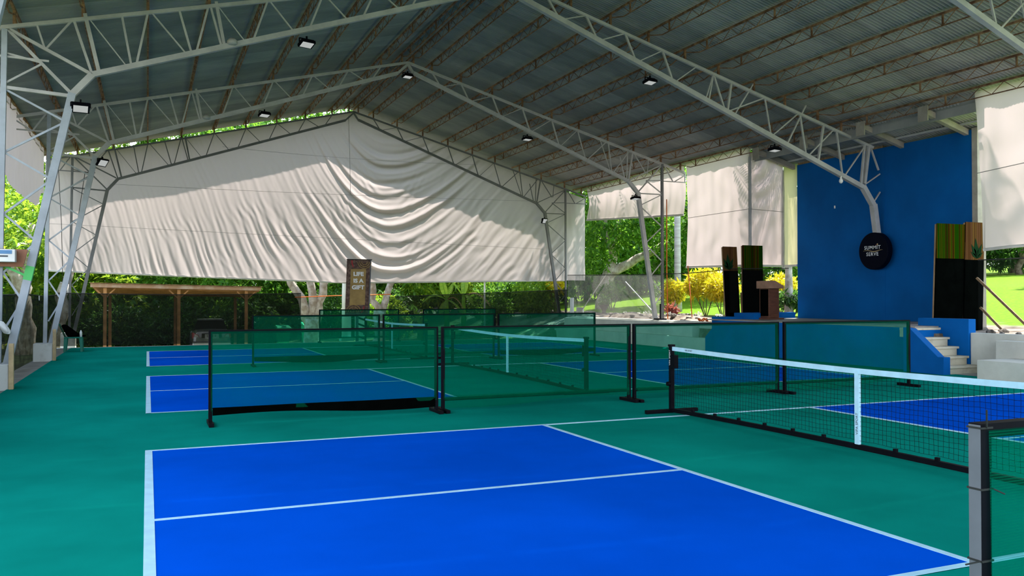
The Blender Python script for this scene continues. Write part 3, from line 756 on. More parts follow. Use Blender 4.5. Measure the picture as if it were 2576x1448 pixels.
# ================================================================== COURT NETS
def court_net(yc, label, text=True):
    n = empty('court_net', (6.705, yc, 0), 0, label, 'net', 'pickleball nets')
    H0, H1, half = 0.914, 0.865, 3.36
    sag = lambda y: H1 + (H0-H1)*(abs(y)/half)**1.6
    for s in (-1, 1):
        y = s*half
        MB().box(-0.03, 0.03, y-0.03, y+0.03, 0.02, H0+0.005).build('post', 'black_metal', n, bevel=0.006)
        MB().box(-0.42, 0.42, y-0.03, y+0.03, 0.0, 0.05).build('foot', 'black_metal', n, bevel=0.006)
        MB().box(-0.036, 0.036, y-0.036, y+0.036, H0, H0+0.03).build('post_cap', 'black_metal', n)
        MB().box(-0.04, 0.03, y-s*0.10-0.02, y-s*0.04, 0.62, 0.80).build('buckle', 'black_metal', n)
        kn = MB(); kn.tube([(-0.03, y, 0.40), (-0.075, y, 0.40)], 0.03, 10); kn.build('knob', 'black_metal', n)
    a = MB(); m = 24
    for i in range(m):
        y0, y1 = -half+2*half*i/m, -half+2*half*(i+1)/m
        b = lambda y: 0.035 + 0.03*(1-(y/half)**2)
        a.bar((0, y0, b(y0)), (0, y1, b(y1)), 0.05)
    a.build('base_bar', 'black_metal', n)
    for i in range(13):
        y = -half+0.5+i*(2*half-1)/12
        zb = 0.06 + 0.03*(1-(y/half)**2)
        MB().box(-0.016, 0.016, y-0.018, y+0.018, zb, zb+0.03).build('net_clip', 'black_metal', n)
    tape = MB()
    tape.grid(lambda u, v: (-0.012 + 0.024*0, -half+0.03+u*(2*half-0.06), sag(-half+u*2*half) - 0.055*(1-v)), 40, 1)
    tape.grid(lambda u, v: (0.012, -half+0.03+u*(2*half-0.06), sag(-half+u*2*half) - 0.055*(1-v)), 40, 1)
    tape.grid(lambda u, v: (-0.012+0.024*v, -half+0.03+u*(2*half-0.06), sag(-half+u*2*half)), 40, 1)
    tape.build('top_tape', 'line_white', n)
    MB().box(-0.017, 0.017, -0.026, 0.026, 0.075, H1-0.02).build('centre_strap', 'line_white', n)
    # knotted net: one strand per cord
    g = MB(); rr = 0.0019; rng = random.Random(int(yc*10))
    ny = int(2*half/0.054); nz = 14
    def NP(i, j):
        y = -half+0.04 + (2*half-0.08)*i/ny; zb = 0.10 + 0.03*(1-(y/half)**2); zt = sag(y)-0.05
        w = math.sin(i*1.7+j*2.9+yc)*0.004
        return (0.004*math.sin(i*.3+j*.5), y+w, zb+(zt-zb)*j/nz + 0.004*math.sin(i*.9+j*1.3))
    for j in range(nz):
        pts = [NP(i, j) for i in range(0, ny+1, 2)]
        g.tube(pts, rr, 3, False)
    for i in range(ny+1):
        g.tube([NP(i, j) for j in range(0, nz+1, 2)], rr, 3, False)
    o = g.build('cord_mesh', 'black_metal', n); o['kind'] = 'stuff'
    if text:
        lettering('VIPA SPORT', 0.042, 'letter_dark', n, (-0.0185, -0.006, 0.30), Matrix(((0, 0, -1), (0, 1, 0), (1, 0, 0))).to_euler(), sx=1.0, extrude=0.0006)
        lettering('VIPA SPORT', 0.032, 'letter_dark', n, (-0.0135, half-0.42, sag(half-0.42)-0.027), Matrix(((0, 0, -1), (-1, 0, 0), (0, 1, 0))).to_euler(), extrude=0.0005)
        lettering('VIPA SPORT', 0.040, 'letter_white', n, (-0.0312, half, 0.76), Matrix(((0, 0, -1), (0, 1, 0), (1, 0, 0))).to_euler(), extrude=0.0006)
    return n
court_net(COURT_Y[0]+CW/2, 'nearest black court net with white tape and lettered centre strap')
court_net(COURT_Y[1]+CW/2, 'middle court net seen through the nearest row of green screens', False)
court_net(COURT_Y[2]+CW/2, 'farthest court net, below and right of the banner', False)

# ================================================================== FLOODLIGHTS
def flood(loc, rz, tilt, label, drop=0.12):
    f = empty('floodlight', loc, rz, label, 'light', 'floodlights on the roof frames')
    b = MB(); b.bar((0, 0, 0), (0, 0, -drop*.5), 0.03); b.bar((-0.16, 0, -drop*.5), (0.16, 0, -drop*.5), 0.02); b.bar((-0.16, 0, -drop*.5), (-0.16, 0, -drop-.02), 0.02); b.bar((0.16, 0, -drop*.5), (0.16, 0, -drop-.02), 0.02)
    b.build('bracket', 'black_metal', f)
    h = MB().box(-0.15, 0.15, -0.11, 0.11, -0.03, 0.03)
    for i in range(7): h.box(-0.13+i*.04, -0.12+i*.04, -0.10, 0.10, 0.03, 0.05)
    ho = h.build('housing', 'black_metal', f, bevel=0.004); ho.location = (0, 0, -drop-0.03); ho.rotation_euler = (-tilt, 0, 0)
    le = MB().box(-0.12, 0.12, -0.085, 0.085, -0.034, -0.029).build('lens', 'glass_lens', ho)
    return f
for (x, z, y, rz, tilt, lab) in [
    (2.96, 6.96, 13.9, 0.3, 0.35, 'floodlight under the left half of the nearest full frame'),
    (-1.13, 5.30, 13.9, 0.1, 0.55, 'floodlight at the left knee of the nearest full frame'),
    (11.11, 7.0, 13.9, 0.2, 0.2, 'floodlight under the right half of the frame reaching the blue wall'),
    (14.87, 5.62, 13.9, 0.2, 0.1, 'floodlight on the frame close to the left part of the blue wall'),
    (3.05, 7.02, 21.4, 0.3, 0.25, 'floodlight under the left half of the middle frame'),
    (7.26, 8.55, 21.4, 0.2, 0.15, 'floodlight hanging below the ridge of the middle frame'),
    (-1.10, 5.40, 21.4, 0.8, 0.9, 'floodlight at the left knee of the middle frame'),
    (11.25, 6.93, 21.4, 0.2, 0.1, 'floodlight under the right half of the middle frame'),
    (15.30, 5.20, 21.4, 0.2, 0.2, 'floodlight at the right knee of the middle frame'),
    (15.38, 5.05, 28.8, 0.4, 1.2, 'floodlight at the right knee of the end frame on the tarp')]:
    flood((x, y-0.05, z-0.06), rz, tilt, lab)
bl = empty('light_bulb', (17.11, 13.86, 4.86), 0, 'small white bulb hanging below the frame in front of the blue wall', 'bulb')
MB().lathe([(0.02, 0), (0.022, -0.06), (0.05, -0.11), (0.055, -0.15), (0.035, -0.19), (0.005, -0.205)][::-1], n=14).build('glass_bulb', 'bulb', bl, smooth=True)
MB().box(-0.10, 0.10, -0.03, 0.03, 0, 0.02).build('socket_plate', 'steel', bl)
for (x, y, lab) in ((1.42, 13.9, 'small round lamp holder on the left part of the nearest full frame'), (1.40, 21.4, 'small round lamp holder on the left part of the middle frame')):
    MBo = MB(); MBo.lathe([(0.06, 0), (0.10, 0.03), (0.10, 0.08), (0.05, 0.13)], (x+.1, y-.06, botl(x)+.02), 14)
    tag(MBo.build('lamp_holder', 'steel', smooth=True), lab, 'lamp')

# ================================================================== STAGE PROPS
FACE_NX = Matrix(((0, 0, -1), (-1, 0, 0), (0, 1, 0))).to_euler()       # lettering facing -x
FACE_NY = (PI/2, 0, 0)                                                  # lettering facing -y
sg = empty('round_sign', (18.30, 13.92, 2.87), 0, 'thick round black sign lettered SUMMIT SERVE on the blue wall', 'sign')
d = MB(); d.tube([(0.0, 0, 0), (0.012, 0, 0), (0.17, 0, 0), (0.18, 0, 0)], [0.495, 0.51, 0.51, 0.50], 56)
d.build('disc', 'sign_navy', sg, smooth=False)
MB().box(0.18, 0.33, -0.06, 0.06, -0.3, 0.3).build('mount', 'steel', sg)
lettering('SUMMIT', 0.140, 'letter_white', sg, (-0.004, 0.02, 0.092), FACE_NX, bold=0.001, spacing=1.18, extrude=0.003)
lettering('SERVE', 0.140, 'letter_white', sg, (-0.004, 0.02, -0.088), FACE_NX, bold=0.001, spacing=1.18, extrude=0.003)
w = MB()
w.tube([(-0.004, 0.34-0.68*i/24, 0.004 + 0.018*math.sin(2*PI*i/24*1.25+0.3)) for i in range(25)], [0.002+0.010*math.sin(PI*i/24) for i in range(25)], 6)
w.build('wave_line', 'letter_gold', sg)
b2 = MB(); b2.tube([(-0.006, -0.155, 0.176), (0.0, -0.155, 0.176)], 0.024, 14); b2.build('ball_mark', 'letter_gold', sg)
b3 = MB(); b3.bar((-0.004, -0.165, 0.18), (-0.004, -0.09, 0.155), 0.014, 0.004); b3.build('ball_tail', 'letter_red', sg)
MB().box(18.60, 18.62, 15.62, 15.66, 4.22, 4.30).build('wall_hook', 'white_paint', bpy.data.objects['wall_stage_back'])

lec = empty('lectern', (16.70, 16.27, 0.96), 0, 'dark wooden lectern with black front panel and sloping top on the stage', 'lectern')
MB().box(-0.17, 0.19, -0.21, 0.21, 0.05, 0.92).build('body', 'lectern_wood', lec, bevel=0.006)
MB().box(-0.178, -0.168, -0.17, 0.17, 0.10, 0.88).build('front_panel', 'black_cloth', lec)
MB().box(-0.26, 0.30, -0.30, 0.30, 0.0, 0.05).build('plinth', 'lectern_wood', lec, bevel=0.006)
tpm = MB(); tpm.prism([(-0.22, 0.90), (-0.22, 1.12), (-0.02, 1.13), (0.30, 0.97), (0.30, 0.90)], 'y', -0.29, 0.29)
tpm.build('top_box', 'lectern_top', lec, bevel=0.006)

def panel(x0, x1, y, z0, z1, zs, mat, label, lean=0.0, thick=0.035):
    p = empty('partition_panel', ((x0+x1)/2, y, z0), 0, label, 'panel', 'striped partition panels')
    h = (x1-x0)/2; k = (zs-z0)/(z1-z0)
    def slab(za, zb, t, name, m, ins=0.0):
        la, lb = lean*(za-z0)/(z1-z0), lean*(zb-z0)/(z1-z0)
        vs = [(-h+ins+la, -t, za-z0), (h-ins+la, -t, za-z0), (h-ins+la, t, za-z0), (-h+ins+la, t, za-z0), (-h+ins+lb, -t, zb-z0), (h-ins+lb, -t, zb-z0), (h-ins+lb, t, zb-z0), (-h+ins+lb, t, zb-z0)]
        return MB().add(vs, BOXF).build(name, m, p)
    slab(z0, zs, thick/2, 'net_shade_slab', 'black_cloth')  # dark slab stands in for woven panel shaded behind black net
    slab(zs, z1, thick/2*.8, 'woven_top', mat)
    MB().bar((-h, thick/2+.015, 0), (-h+lean, thick/2+.015, z1-z0-.02), 0.03).bar((h, thick/2+.015, 0), (h+lean, thick/2+.015, z1-z0-.02), 0.03).build('rear_frame', 'wood', p)
    return p
p1 = panel(16.30, 16.82, 17.75, 1.0, 3.16, 2.42, 'stripe_brown', 'narrow partition panel with brown woven top left of the lectern', lean=-0.12)
p2 = panel(16.95, 17.72, 17.76, 1.0, 3.22, 2.45, 'stripe_green', 'wide partition panel with green striped top behind the lectern', lean=-0.02)
p3 = panel(16.86, 17.78, 10.75, 0.78, 3.33, 2.51, 'stripe_green', 'partition panel with darkened lower half and bright green striped top right of the stairs', lean=0.12)
p4 = panel(17.79, 18.42, 10.72, 0.78, 3.39, 2.49, 'stripe_brown', 'partition panel with darkened lower half, orange brown striped top and leaf print', lean=0.10)
# leaf pictures on the panels
def leaf_poly(cx, cz, s, parent, y, mat='print_green'):
    m = MB()
    for k, (a, l) in enumerate([(PI/2+.1, 1.0), (PI/2+.5, .8), (PI/2-.45, .8), (PI/2+.9, .55), (PI/2-.9, .5)]):
        dx, dz = math.cos(a)*l*s, math.sin(a)*l*s; px, pz = -dz*.16, dx*.16
        m.add([(cx, y, cz), (cx+dx*.45+px, y, cz+dz*.45+pz), (cx+dx, y, cz+dz), (cx+dx*.45-px, y, cz+dz*.45-pz)], [(0, 1, 2, 3)])
    m.build('leaf_print', mat, parent)
leaf_poly(0.14, 1.74, 0.50, p4, -0.022)
leaf_poly(-0.17, 1.45, 0.5, p1, -0.022)
# timber props behind the right panels
for a, b, lab in (((18.05, 10.55, 2.05), (17.7, 9.05, 0.95), 'long timber prop slanting down from the striped panel across the lawn view'),
                  ((18.1, 10.5, 1.35), (17.9, 9.8, 0.85), 'short timber prop low behind the striped panel')):
    tag(MB().bar(a, b, 0.06, 0.05).build('timber_prop', 'wood'), lab, 'prop')
tag(MB().bar((16.95, 17.85, 1.75), (17.1, 18.0, 0.95), 0.04).build('timber_prop', 'wood'), 'thin timber prop between the two panels beside the lectern', 'prop')

# ================================================================== BANNER AND POSTS
bn = empty('banner', (7.30, 28.22, 1.0), 0, 'tall dark banner with gold field reading LIFE IS A GIFT', 'banner')
def bp(u, v): return (-0.47 + u*0.93 + v*0.075, v*2.04)
def bquad(u0, u1, v0, v1, y0, y1, name, mat):
    a = [bp(u0, v0), bp(u1, v0), bp(u1, v1), bp(u0, v1)]
    return MB().add([(x, y1, z) for x, z in a]+[(x, y0, z) for x, z in a], [(3, 2, 1, 0), (4, 5, 6, 7), (0, 1, 5, 4), (1, 2, 6, 5), (2, 3, 7, 6), (3, 0, 4, 7)]).build(name, mat, bn)
bquad(0.0, 1.0, 0.0, 1.0, 0.012, -0.0, 'cloth', 'banner_dark')
bquad(0.17, 0.80, 0.165, 0.83, 0.0, -0.004, 'gold_field', 'banner_gold')
bquad(0.955, 1.0, 0.0, 1.0, 0.02, -0.012, 'pale_edge', 'grey_face')
MB().bar((-0.41, 0, 2.05), (0.56, 0, 2.05), 0.03).build('top_bar', 'black_metal', bn)
MB().bar((-0.47, 0, -0.01), (0.46, 0, -0.01), 0.03).build('bottom_bar', 'grey_face', bn)
for txt, v in (('LIFE', 0.735), ('IS A', 0.61), ('GIFT', 0.487)):
    x, z = bp(0.49, v); lettering(txt, 0.205, 'letter_white', bn, (x, -0.008, z), FACE_NY, bold=0.008, sx=1.12)
for (u, v, rr) in ((0.72, 0.97, 0.26), (0.72, 0.97, 0.19), (0.72, 0.97, 0.12), (0.34, 0.03, 0.28), (0.34, 0.03, 0.20), (0.34, 0.03, 0.12)):
    x, z = bp(u, v); r = MB(); up = v < .5
    r.tube([(x+rr*math.cos(a), -0.003, z+(1 if up else -1)*rr*math.sin(a)) for a in [PI*(i+.5)/15 for i in range(15)]], 0.014, 5)
    r.build('ring_motif', 'banner_gold', bn)
for pts in ([(0.20, .99), (0.21, .93), (0.28, .86)], [(0.66, 0.02), (0.74, 0.07), (0.77, 0.14)]):
    r = MB(); r.tube([(bp(u, v)[0], -0.003, bp(u, v)[1]) for u, v in pts], [0.03, 0.025, 0.015], 6); r.build('red_ribbon', 'letter_red', bn)
MB().box(-0.05, 0.05, 0.02, 0.10, -1.1, 1.9).build('hanging_pole', 'steel_dark', bn)
gp = empty('gate_post', (7.36, 30.4, -0.12), 0, 'white rounded gate post standing just left behind the banner', 'post')
gpm = MB(); gpm.tube([(0, 0, 0), (0, 0, 2.1), (0, 0, 2.35), (0, 0, 2.5), (0, 0, 2.55)], [0.19, 0.18, 0.17, 0.11, 0.03], 14); gpm.build('shaft', 'white_paint', gp, smooth=True)
MB().box(-0.25, 0.25, -0.25, 0.25, 0, 0.12).build('plinth', 'concrete_white', gp)
sp = empty('banded_post', (7.86, 30.2, -0.12), 0, 'square white post with painted slanting shadow bands below the banner', 'post')
MB().box(-0.17, 0.17, -0.17, 0.17, 0, 1.1).build('shaft', 'white_paint', sp, bevel=0.01)
for i in range(4):  # slanting shadow bands modelled as dark strips on the front
    z = 0.12+i*.25
    MB().add([(-0.172, -0.175, z+.13), (-0.172, -0.175, z+.05), (0.172, -0.175, z-.08), (0.172, -0.175, z), (-0.172, -0.165, z+.13), (-0.172, -0.165, z+.05), (0.172, -0.165, z-.08), (0.172, -0.165, z)], [(0, 1, 2, 3), (7, 6, 5, 4), (0, 4, 5, 1), (1, 5, 6, 2), (2, 6, 7, 3), (3, 7, 4, 0)]).build('shadow_band', 'black_metal', sp)
lp = MB(); lp.tube([(13.55, 31.0, -0.1), (13.55, 31.0, 2.35)], 0.04, 8)
lp = tag(lp.build('signal_pole', 'white_paint'), 'thin white pole with a small yellow box among the banana leaves', 'pole')
MB().box(13.42, 13.68, 30.95, 31.05, 2.3, 2.45).build('yellow_box', 'leaf_croton', lp)

# ================================================================== CAR, CARPORT, BINS
car = empty('car', (2.62, 36.0, -0.85), -0.02, 'grey sedan parked under the carport, seen from behind', 'car')
secs = [  # y, half width, z sill, z belt, z top(hood/deck), roof half width or 0
    (0.00, 0.66, 0.42, 0.70, 0.74), (0.05, 0.76, 0.34, 0.74, 0.97), (0.18, 0.80, 0.28, 0.80, 1.04), (0.60, 0.83, 0.22, 0.86, 1.07),
    (1.2, 0.84, 0.20, 0.88, 1.02), (2.6, 0.84, 0.20, 0.88, 1.0), (3.3, 0.83, 0.20, 0.84, 0.95), (3.95, 0.78, 0.24, 0.72, 0.84), (4.18, 0.64, 0.36, 0.60, 0.70)]
bd = MB(); prev = None
vs = []
for (y, hw, zs_, zb_, zt_) in secs:
    vs += [(-hw*.94, y, zs_), (-hw, y, (zs_+zb_)/2), (-hw*.98, y, zb_), (-hw*.80, y, zt_), (0, y, zt_+0.02), (hw*.80, y, zt_), (hw*.98, y, zb_), (hw, y, (zs_+zb_)/2), (hw*.94, y, zs_)]
fs = []
for i in range(len(secs)-1):
    for k in range(8): fs.append((i*9+k, i*9+k+1, (i+1)*9+k+1, (i+1)*9+k))
    fs.append((i*9+8, i*9, (i+1)*9, (i+1)*9+8))
fs.append(tuple(range(9))); fs.append(tuple((len(secs)-1)*9+k for k in range(8, -1, -1)))
bd.add(vs, fs).build('body', 'car_paint', car, smooth=False)
cb = MB()
cs = [(0.62, 0.66, 1.04, 1.05), (1.15, 0.56, 1.02, 1.44), (1.9, 0.58, 1.0, 1.48), (2.5, 0.56, 1.0, 1.42), (3.25, 0.68, 0.95, 0.97)]
vs = []
for (y, hw, z0_, z1_) in cs: vs += [(-0.74, y, z0_-.03), (-hw, y, z1_), (hw, y, z1_), (0.74, y, z0_-.03)]
fs = [(i*4+k, i*4+k+1, i*4+k+5, i*4+k+4) for i in range(len(cs)-1) for k in range(3)]
cb.add(vs, fs).build('cabin_glass', 'car_dark', car)
rf = MB(); rf.box(-0.55, 0.55, 1.2, 2.45, 1.44, 1.49); rf.build('roof', 'car_paint', car, bevel=0.03)
bm = MB(); bm.box(-0.80, 0.80, -0.08, 0.10, 0.30, 0.56); bm.build('bumper', 'car_paint', car, bevel=0.05)
MB().box(-0.42, 0.42, -0.01, 0.05, 0.70, 0.90).build('plate_recess', 'car_dark', car)
pl = MB().box(-0.29, 0.29, -0.025, -0.01, 0.67, 0.87).build('number_plate', 'white_paint', car)
lettering('LAR 4', 0.15, 'letter_dark', pl, (-0.01, -0.028, 0.78), FACE_NY, extrude=0.002)
for s in (-1, 1):
    tl = MB().add([(s*0.80, 0.08, 0.68), (s*0.50, -0.005, 0.70), (s*0.56, 0.0, 0.84), (s*0.78, 0.10, 0.95), (s*0.82, 0.30, 0.70), (s*0.82, 0.32, 0.93)], [(0, 1, 2, 3), (0, 3, 5, 4)]).build('tail_light', 'tail_red', car)
    MB().add([(s*0.72, 0.02, 0.74), (s*0.54, -0.012, 0.74), (s*0.58, -0.01, 0.82), (s*0.71, 0.03, 0.88)], [(0, 1, 2, 3)]).build('lamp_lens', 'white_paint', tl)
    for y in (0.85, 3.4):
        wh = MB(); wh.tube([(s*0.66, y, 0.30), (s*0.84, y, 0.30)], 0.30, 18); wh.build('wheel', 'tyre', car)
em = MB()
for k in range(3):
    a = PI/2 + k*2*PI/3; cx, cz = 0.045*math.cos(a), 0.96+0.045*math.sin(a); u = (math.cos(a)*.042, math.sin(a)*.042); v_ = (-math.sin(a)*.024, math.cos(a)*.024)
    em.add([(cx+u[0], -0.01, cz+u[1]), (cx+v_[0], -0.01, cz+v_[1]), (cx-u[0], -0.01, cz-u[1]), (cx-v_[0], -0.01, cz-v_[1])], [(0, 1, 2, 3)])
em.build('emblem', 'white_paint', car)

cp = empty('carport', (1.15, 33.0, -0.55), 0, 'open timber carport with sloping roof behind the black net', 'carport')
MB().add([(-3.17, 0, 2.58), (3.2, 0, 2.46), (3.2, 0.05, 2.46), (-3.17, 0.05, 2.58), (-3.17, 0, 2.73), (3.2, 0, 2.59), (3.2, 0.05, 2.59), (-3.17, 0.05, 2.73)], BOXF).build('fascia', 'wood_fascia', cp)
MB().add([(-3.2, -0.06, 2.735), (3.25, -0.06, 2.60), (3.25, 5.2, 2.3), (-3.2, 5.2, 2.42), (-3.2, -0.06, 2.76), (3.25, -0.06, 2.625), (3.25, 5.2, 2.32), (-3.2, 5.2, 2.44)], BOXF).build('roof_sheet', 'rust', cp)
for i in range(6):
    y = 0.3+i*0.85; zz = 2.56-0.05*i*.85/1.0
    MB().bar((-3.1, y, zz+.02-.0), (3.15, y, zz-.12), 0.09, 0.05).build('roof_beam', 'wood_carport', cp)
for x in (-2.66, 0.02, 2.62):
    for y in (0.12, 4.9):
        pz = 2.5 - 0.02*x - (0.28 if y > 1 else 0)
        po = MB().box(x-.06, x+.06, y-.06, y+.06, -0.3, pz).build('post', 'wood_carport', cp)
        if y < 1:
            for s in (-1, 1): MB().bar((x, y, pz-.38), (x+s*.36, y, pz-.03), 0.05).build('brace', 'wood_carport', po)

def wbin(x, y, label, s=1.0):
    b = empty('wheelie_bin', (x, y, ground_z(x, y)), 0, label, 'bin', 'green wheelie bins')
    t = MB(); t.add([(-.21, -.24, .06), (.21, -.24, .06), (.21, .24, .06), (-.21, .24, .06), (-.27, -.32, .92), (.27, -.32, .92), (.27, .32, .92), (-.27, .32, .92)], BOXF); t.build('tub', 'bin_green', b, bevel=0.03)
    l = MB(); l.add([(-.30, -.36, .92), (.30, -.36, .92), (.30, .36, .95), (-.30, .36, .95), (-.27, -.30, .99), (.27, -.30, .99), (.27, .34, 1.05), (-.27, .34, 1.05)], BOXF); l.build('lid', 'bin_green', b, bevel=0.02)
    for sx in (-1, 1):
        w_ = MB(); w_.tube([(sx*.20, .28, .1), (sx*.26, .28, .1)], .1, 12); w_.build('wheel', 'tyre', b)
wbin(6.35, 33.3, 'light green wheelie bin in front of the forked tree trunk')
wbin(5.30, 33.4, 'dark green wheelie bin left of the forked tree trunk')

# ================================================================== LEFT SIDE THINGS
ch = empty('plastic_chair', (-2.02, 25.1, 0), 0, 'green plastic chair standing in the far left corner', 'chair')
for (x, y) in ((-.20, -.2), (.20, -.2), (-.20, .2), (.20, .2)):
    MB().add([(x-.03+x*.15, y-.03+y*.1, 0), (x+.03+x*.15, y-.03+y*.1, 0), (x+.03+x*.15, y+.03+y*.1, 0), (x-.03+x*.15, y+.03+y*.1, 0), (x-.045, y-.03, .42), (x+.045, y-.03, .42), (x+.045, y+.03, .42), (x-.045, y+.03, .42)], BOXF).build('leg', 'plastic_green', ch)
MB().box(-.25, .25, -.24, .24, .40, .44).build('seat', 'plastic_green', ch, bevel=0.015)
MB().grid(lambda u, v: (-.22-.16*v-.03*math.cos((u-.5)*3), -.22+.44*u, .43+.40*v), 8, 6).build('backrest', 'plastic_green', ch, smooth=True)
bg = MB(); bg.add([(-.18, -.18, 0), (.20, -.16, 0), (.22, .16, 0), (-.18, .18, 0), (-.36, -.16, .36), (-.24, -.14, .38), (-.24, .14, .38), (-.36, .16, .36)], BOXF)
bgo = tag(bg.build('black_bag', 'black_cloth', bevel=0.05), 'black bag leaning on the backrest of the green chair', 'bag'); bgo.location = (-2.0, 25.1, 0.44)
MB().box(.16, .30, -.1, .1, 0.0, .05).build('bag_strap', 'black_cloth', bgo, bevel=0.01)
bt = MB(); bt.lathe([(.035, 0), (.035, .14), (.014, .18), (.014, .2)], n=10); bto = tag(bt.build('water_bottle', 'white_paint', smooth=True), 'white bottle standing on the front of the green chair', 'bottle'); bto.location = (-1.82, 24.98, 0.44)

bo = MB(); bo.prism([(-3.4, 2.17), (-2.02, 2.15), (-1.95, 2.46), (-3.4, 2.48)], 'y', 13.72, 13.76)
bo = tag(bo.build('wooden_board', 'wood_brown', bevel=0.003), 'brown wooden board fixed across the nearest left column', 'board')
bx = empty('white_box', (-2.45, 13.62, 2.23), 0, 'white plastic box with blue lid on the brown board', 'box')
MB().box(-.40, .33, -.10, .095, 0, .22).build('body', 'white_paint', bx, bevel=0.012)
MB().box(-.40, .28, -.106, -.09, .14, .205).build('blue_lid', 'box_blue', bx)
MB().box(-.40, .22, -.104, -.09, .085, .115).build('vent', 'grey_face', bx)
fA = next(o for o in bpy.data.objects if o.name.startswith('roof_frame') and abs(o.location.y-13.9) < .1)
xin = lambda z: -1.27 + (z-5.35)*(1.01/4.93)
bar('green_paint', (xin(2.17), 0, 2.17), (xin(1.92), 0, 1.92), 0.137, 'paint_green', fA)
bar('green_brace', (-2.33, -.02, 2.17), (xin(1.98), -.02, 1.98), 0.04, 'paint_green', fA)
for (x, y, z, lab) in ((-2.62, 14.8, 1.62, 'small white tag on the shade net beside the nearest left column'), (-2.62, 22.0, 1.62, 'small white tag on the shade net beside the middle left column')):
    tag(MB().box(x-.005, x+.01, y-.06, y+.06, z-.08, z+.04).build('white_tag', 'white_paint', bevel=0.004), lab, 'tag')
rg = MB(); rg.grid(lambda u, v: (-2.32+.10*math.sin(PI*v)*math.cos(2*PI*u)*(1+.3*math.sin(5*u*2*PI)), 13.75+.08*math.sin(PI*v)*math.sin(2*PI*u), .98+.20*v-.1*math.sin(PI*v)*math.cos(2*PI*u)), 16, 8)
tag(rg.build('white_rag', 'white_paint', smooth=True), 'crumpled white rag tied to the nearest left column', 'rag')

# ================================================================== RIGHT SIDE SMALL THINGS
def rope(pts, r, label, mat='rope_orange'):
    m = MB(); m.tube(pts, r, 6); tag(m.build('rope', mat, smooth=True), label, 'rope')
rope([(16.52, 21.3, 5.0), (16.53, 21.32, 2.5), (16.55, 21.3, 0.86)], 0.018, 'orange rope hanging beside the middle right column')
rope([(17.28, 21.15, 2.7), (17.0, 20.6, 1.6), (16.85, 20.3, 0.95)], 0.018, 'orange rope hanging from the corner of the tall tarp')
rope([(17.25, 18.0, 2.62), (17.2, 18.0, 1.0)], 0.02, 'orange rope hanging between the two dark panels')
rope([(5.4, 30.9, 1.63), (7.2, 30.6, 1.70), (9.3, 30.8, 1.75)], 0.018, 'orange rope strung between the forked trees behind the banner')
rope([(16.5+.12*math.cos(a)*k, 19.2+.16*math.sin(a)*k, 0.88+.05*math.sin(3*a)) for a, k in [(i*.6, 1+.15*math.sin(i)) for i in range(22)]], 0.022, 'coiled orange hose lying on the wall beside the soil bank')
rope([(-1.95, 28.6, 5.9), (-2.2, 28.6, 4.0), (-2.5, 28.6, 1.8)], 0.010, 'dark cord slanting in front of the left end of the gable tarp', 'rope_dark')
rope([(-2.75, 28.6, 5.9), (-2.65, 28.6, 4.0), (-2.6, 28.6, 1.8)], 0.010, 'dark cord hanging straight at the left end of the gable tarp', 'rope_dark')
for a, b, lab in (((16.6, 27.9, 0.95), (16.6, 25.7, 2.5), 'thin grey stay pipe leaning left behind the light net'), ((16.6, 24.2, 2.2), (16.55, 21.9, 0.9), 'thin grey stay pipe leaning right behind the light net')):
    tag(MB().bar(a, b, 0.03).build('stay_pipe', 'white_paint'), lab, 'pipe')
pa = empty('parasol_stand', (16.15, 21.15, 0.84), 0, 'black tube stand on a flat foot beside the middle right column', 'stand')
MB().box(-.16, .16, -.16, .16, 0, .05).build('foot', 'black_metal', pa, bevel=.01)
t_ = MB(); t_.tube([(0, 0, .05), (0, 0, .55)], .025, 8); t_.build('tube', 'black_metal', pa)
for (x, y, z0, z1, w_, lab) in ((16.75, 28.9, .8, 1.6, .12, 'tall narrow white board behind the end frame column'), (16.8, 28.25, .8, 1.2, .28, 'short white board behind the light net')):
    tag(MB().box(x-.03, x+.03, y-w_, y+w_, z0-.1, z1).build('white_board', 'white_paint'), lab, 'board')
bpot = empty('planter', (18.6, 29.4, ground_z(18.6, 29.4)), 0, 'dark urn planter with a small leafy plant on the lawn edge', 'planter')
q = MB(); q.lathe([(.16, 0), (.16, .06), (.08, .12), (.10, .22), (.22, .42), (.25, .45)], n=16); q.build('urn', 'pot', bpot, smooth=True)
rng = random.Random(11)
rock_me = []
for k in range(4):
    m = MB()
    def rf_(u, v, k=k):
        a, b = 2*PI*u, PI*v
        r = 1 + .22*math.sin(3*a+k)*math.sin(2*b+k) + .15*math.cos(5*a+2*k)*math.sin(b)
        return (r*math.sin(b)*math.cos(a), .8*r*math.sin(b)*math.sin(a), .6*r*math.cos(b))
    m.grid(rf_, 10, 6)
    me = bpy.data.meshes.new('rock'); me.from_pydata(m.v, [], m.f); me.materials.append(MATS['rock']); rock_me.append(me)
for i in range(34):
    o = bpy.data.objects.new('rock', rock_me[i % 4]); C.objects.link(o)
    if i < 24: x, y = rng.uniform(16.6, 17.9), rng.uniform(18.2, 27.2)
    else: x, y = rng.uniform(16.7, 18.6), rng.uniform(6.5, 10.2)
    s = rng.uniform(.05, .13)
    o.location = (x, y, ground_z(x, y)+s*.3); o.scale = (s, s, s*.9); o.rotation_euler = (0, 0, rng.uniform(0, 6))
    if i < 24: tag(o, 'grey brown stone on the soil bank left of the stage', 'stone', 'stones on the soil bank left of the stage')
    else: tag(o, 'grey brown stone on the soil right of the stage', 'stone', 'stones on the soil right of the stage')

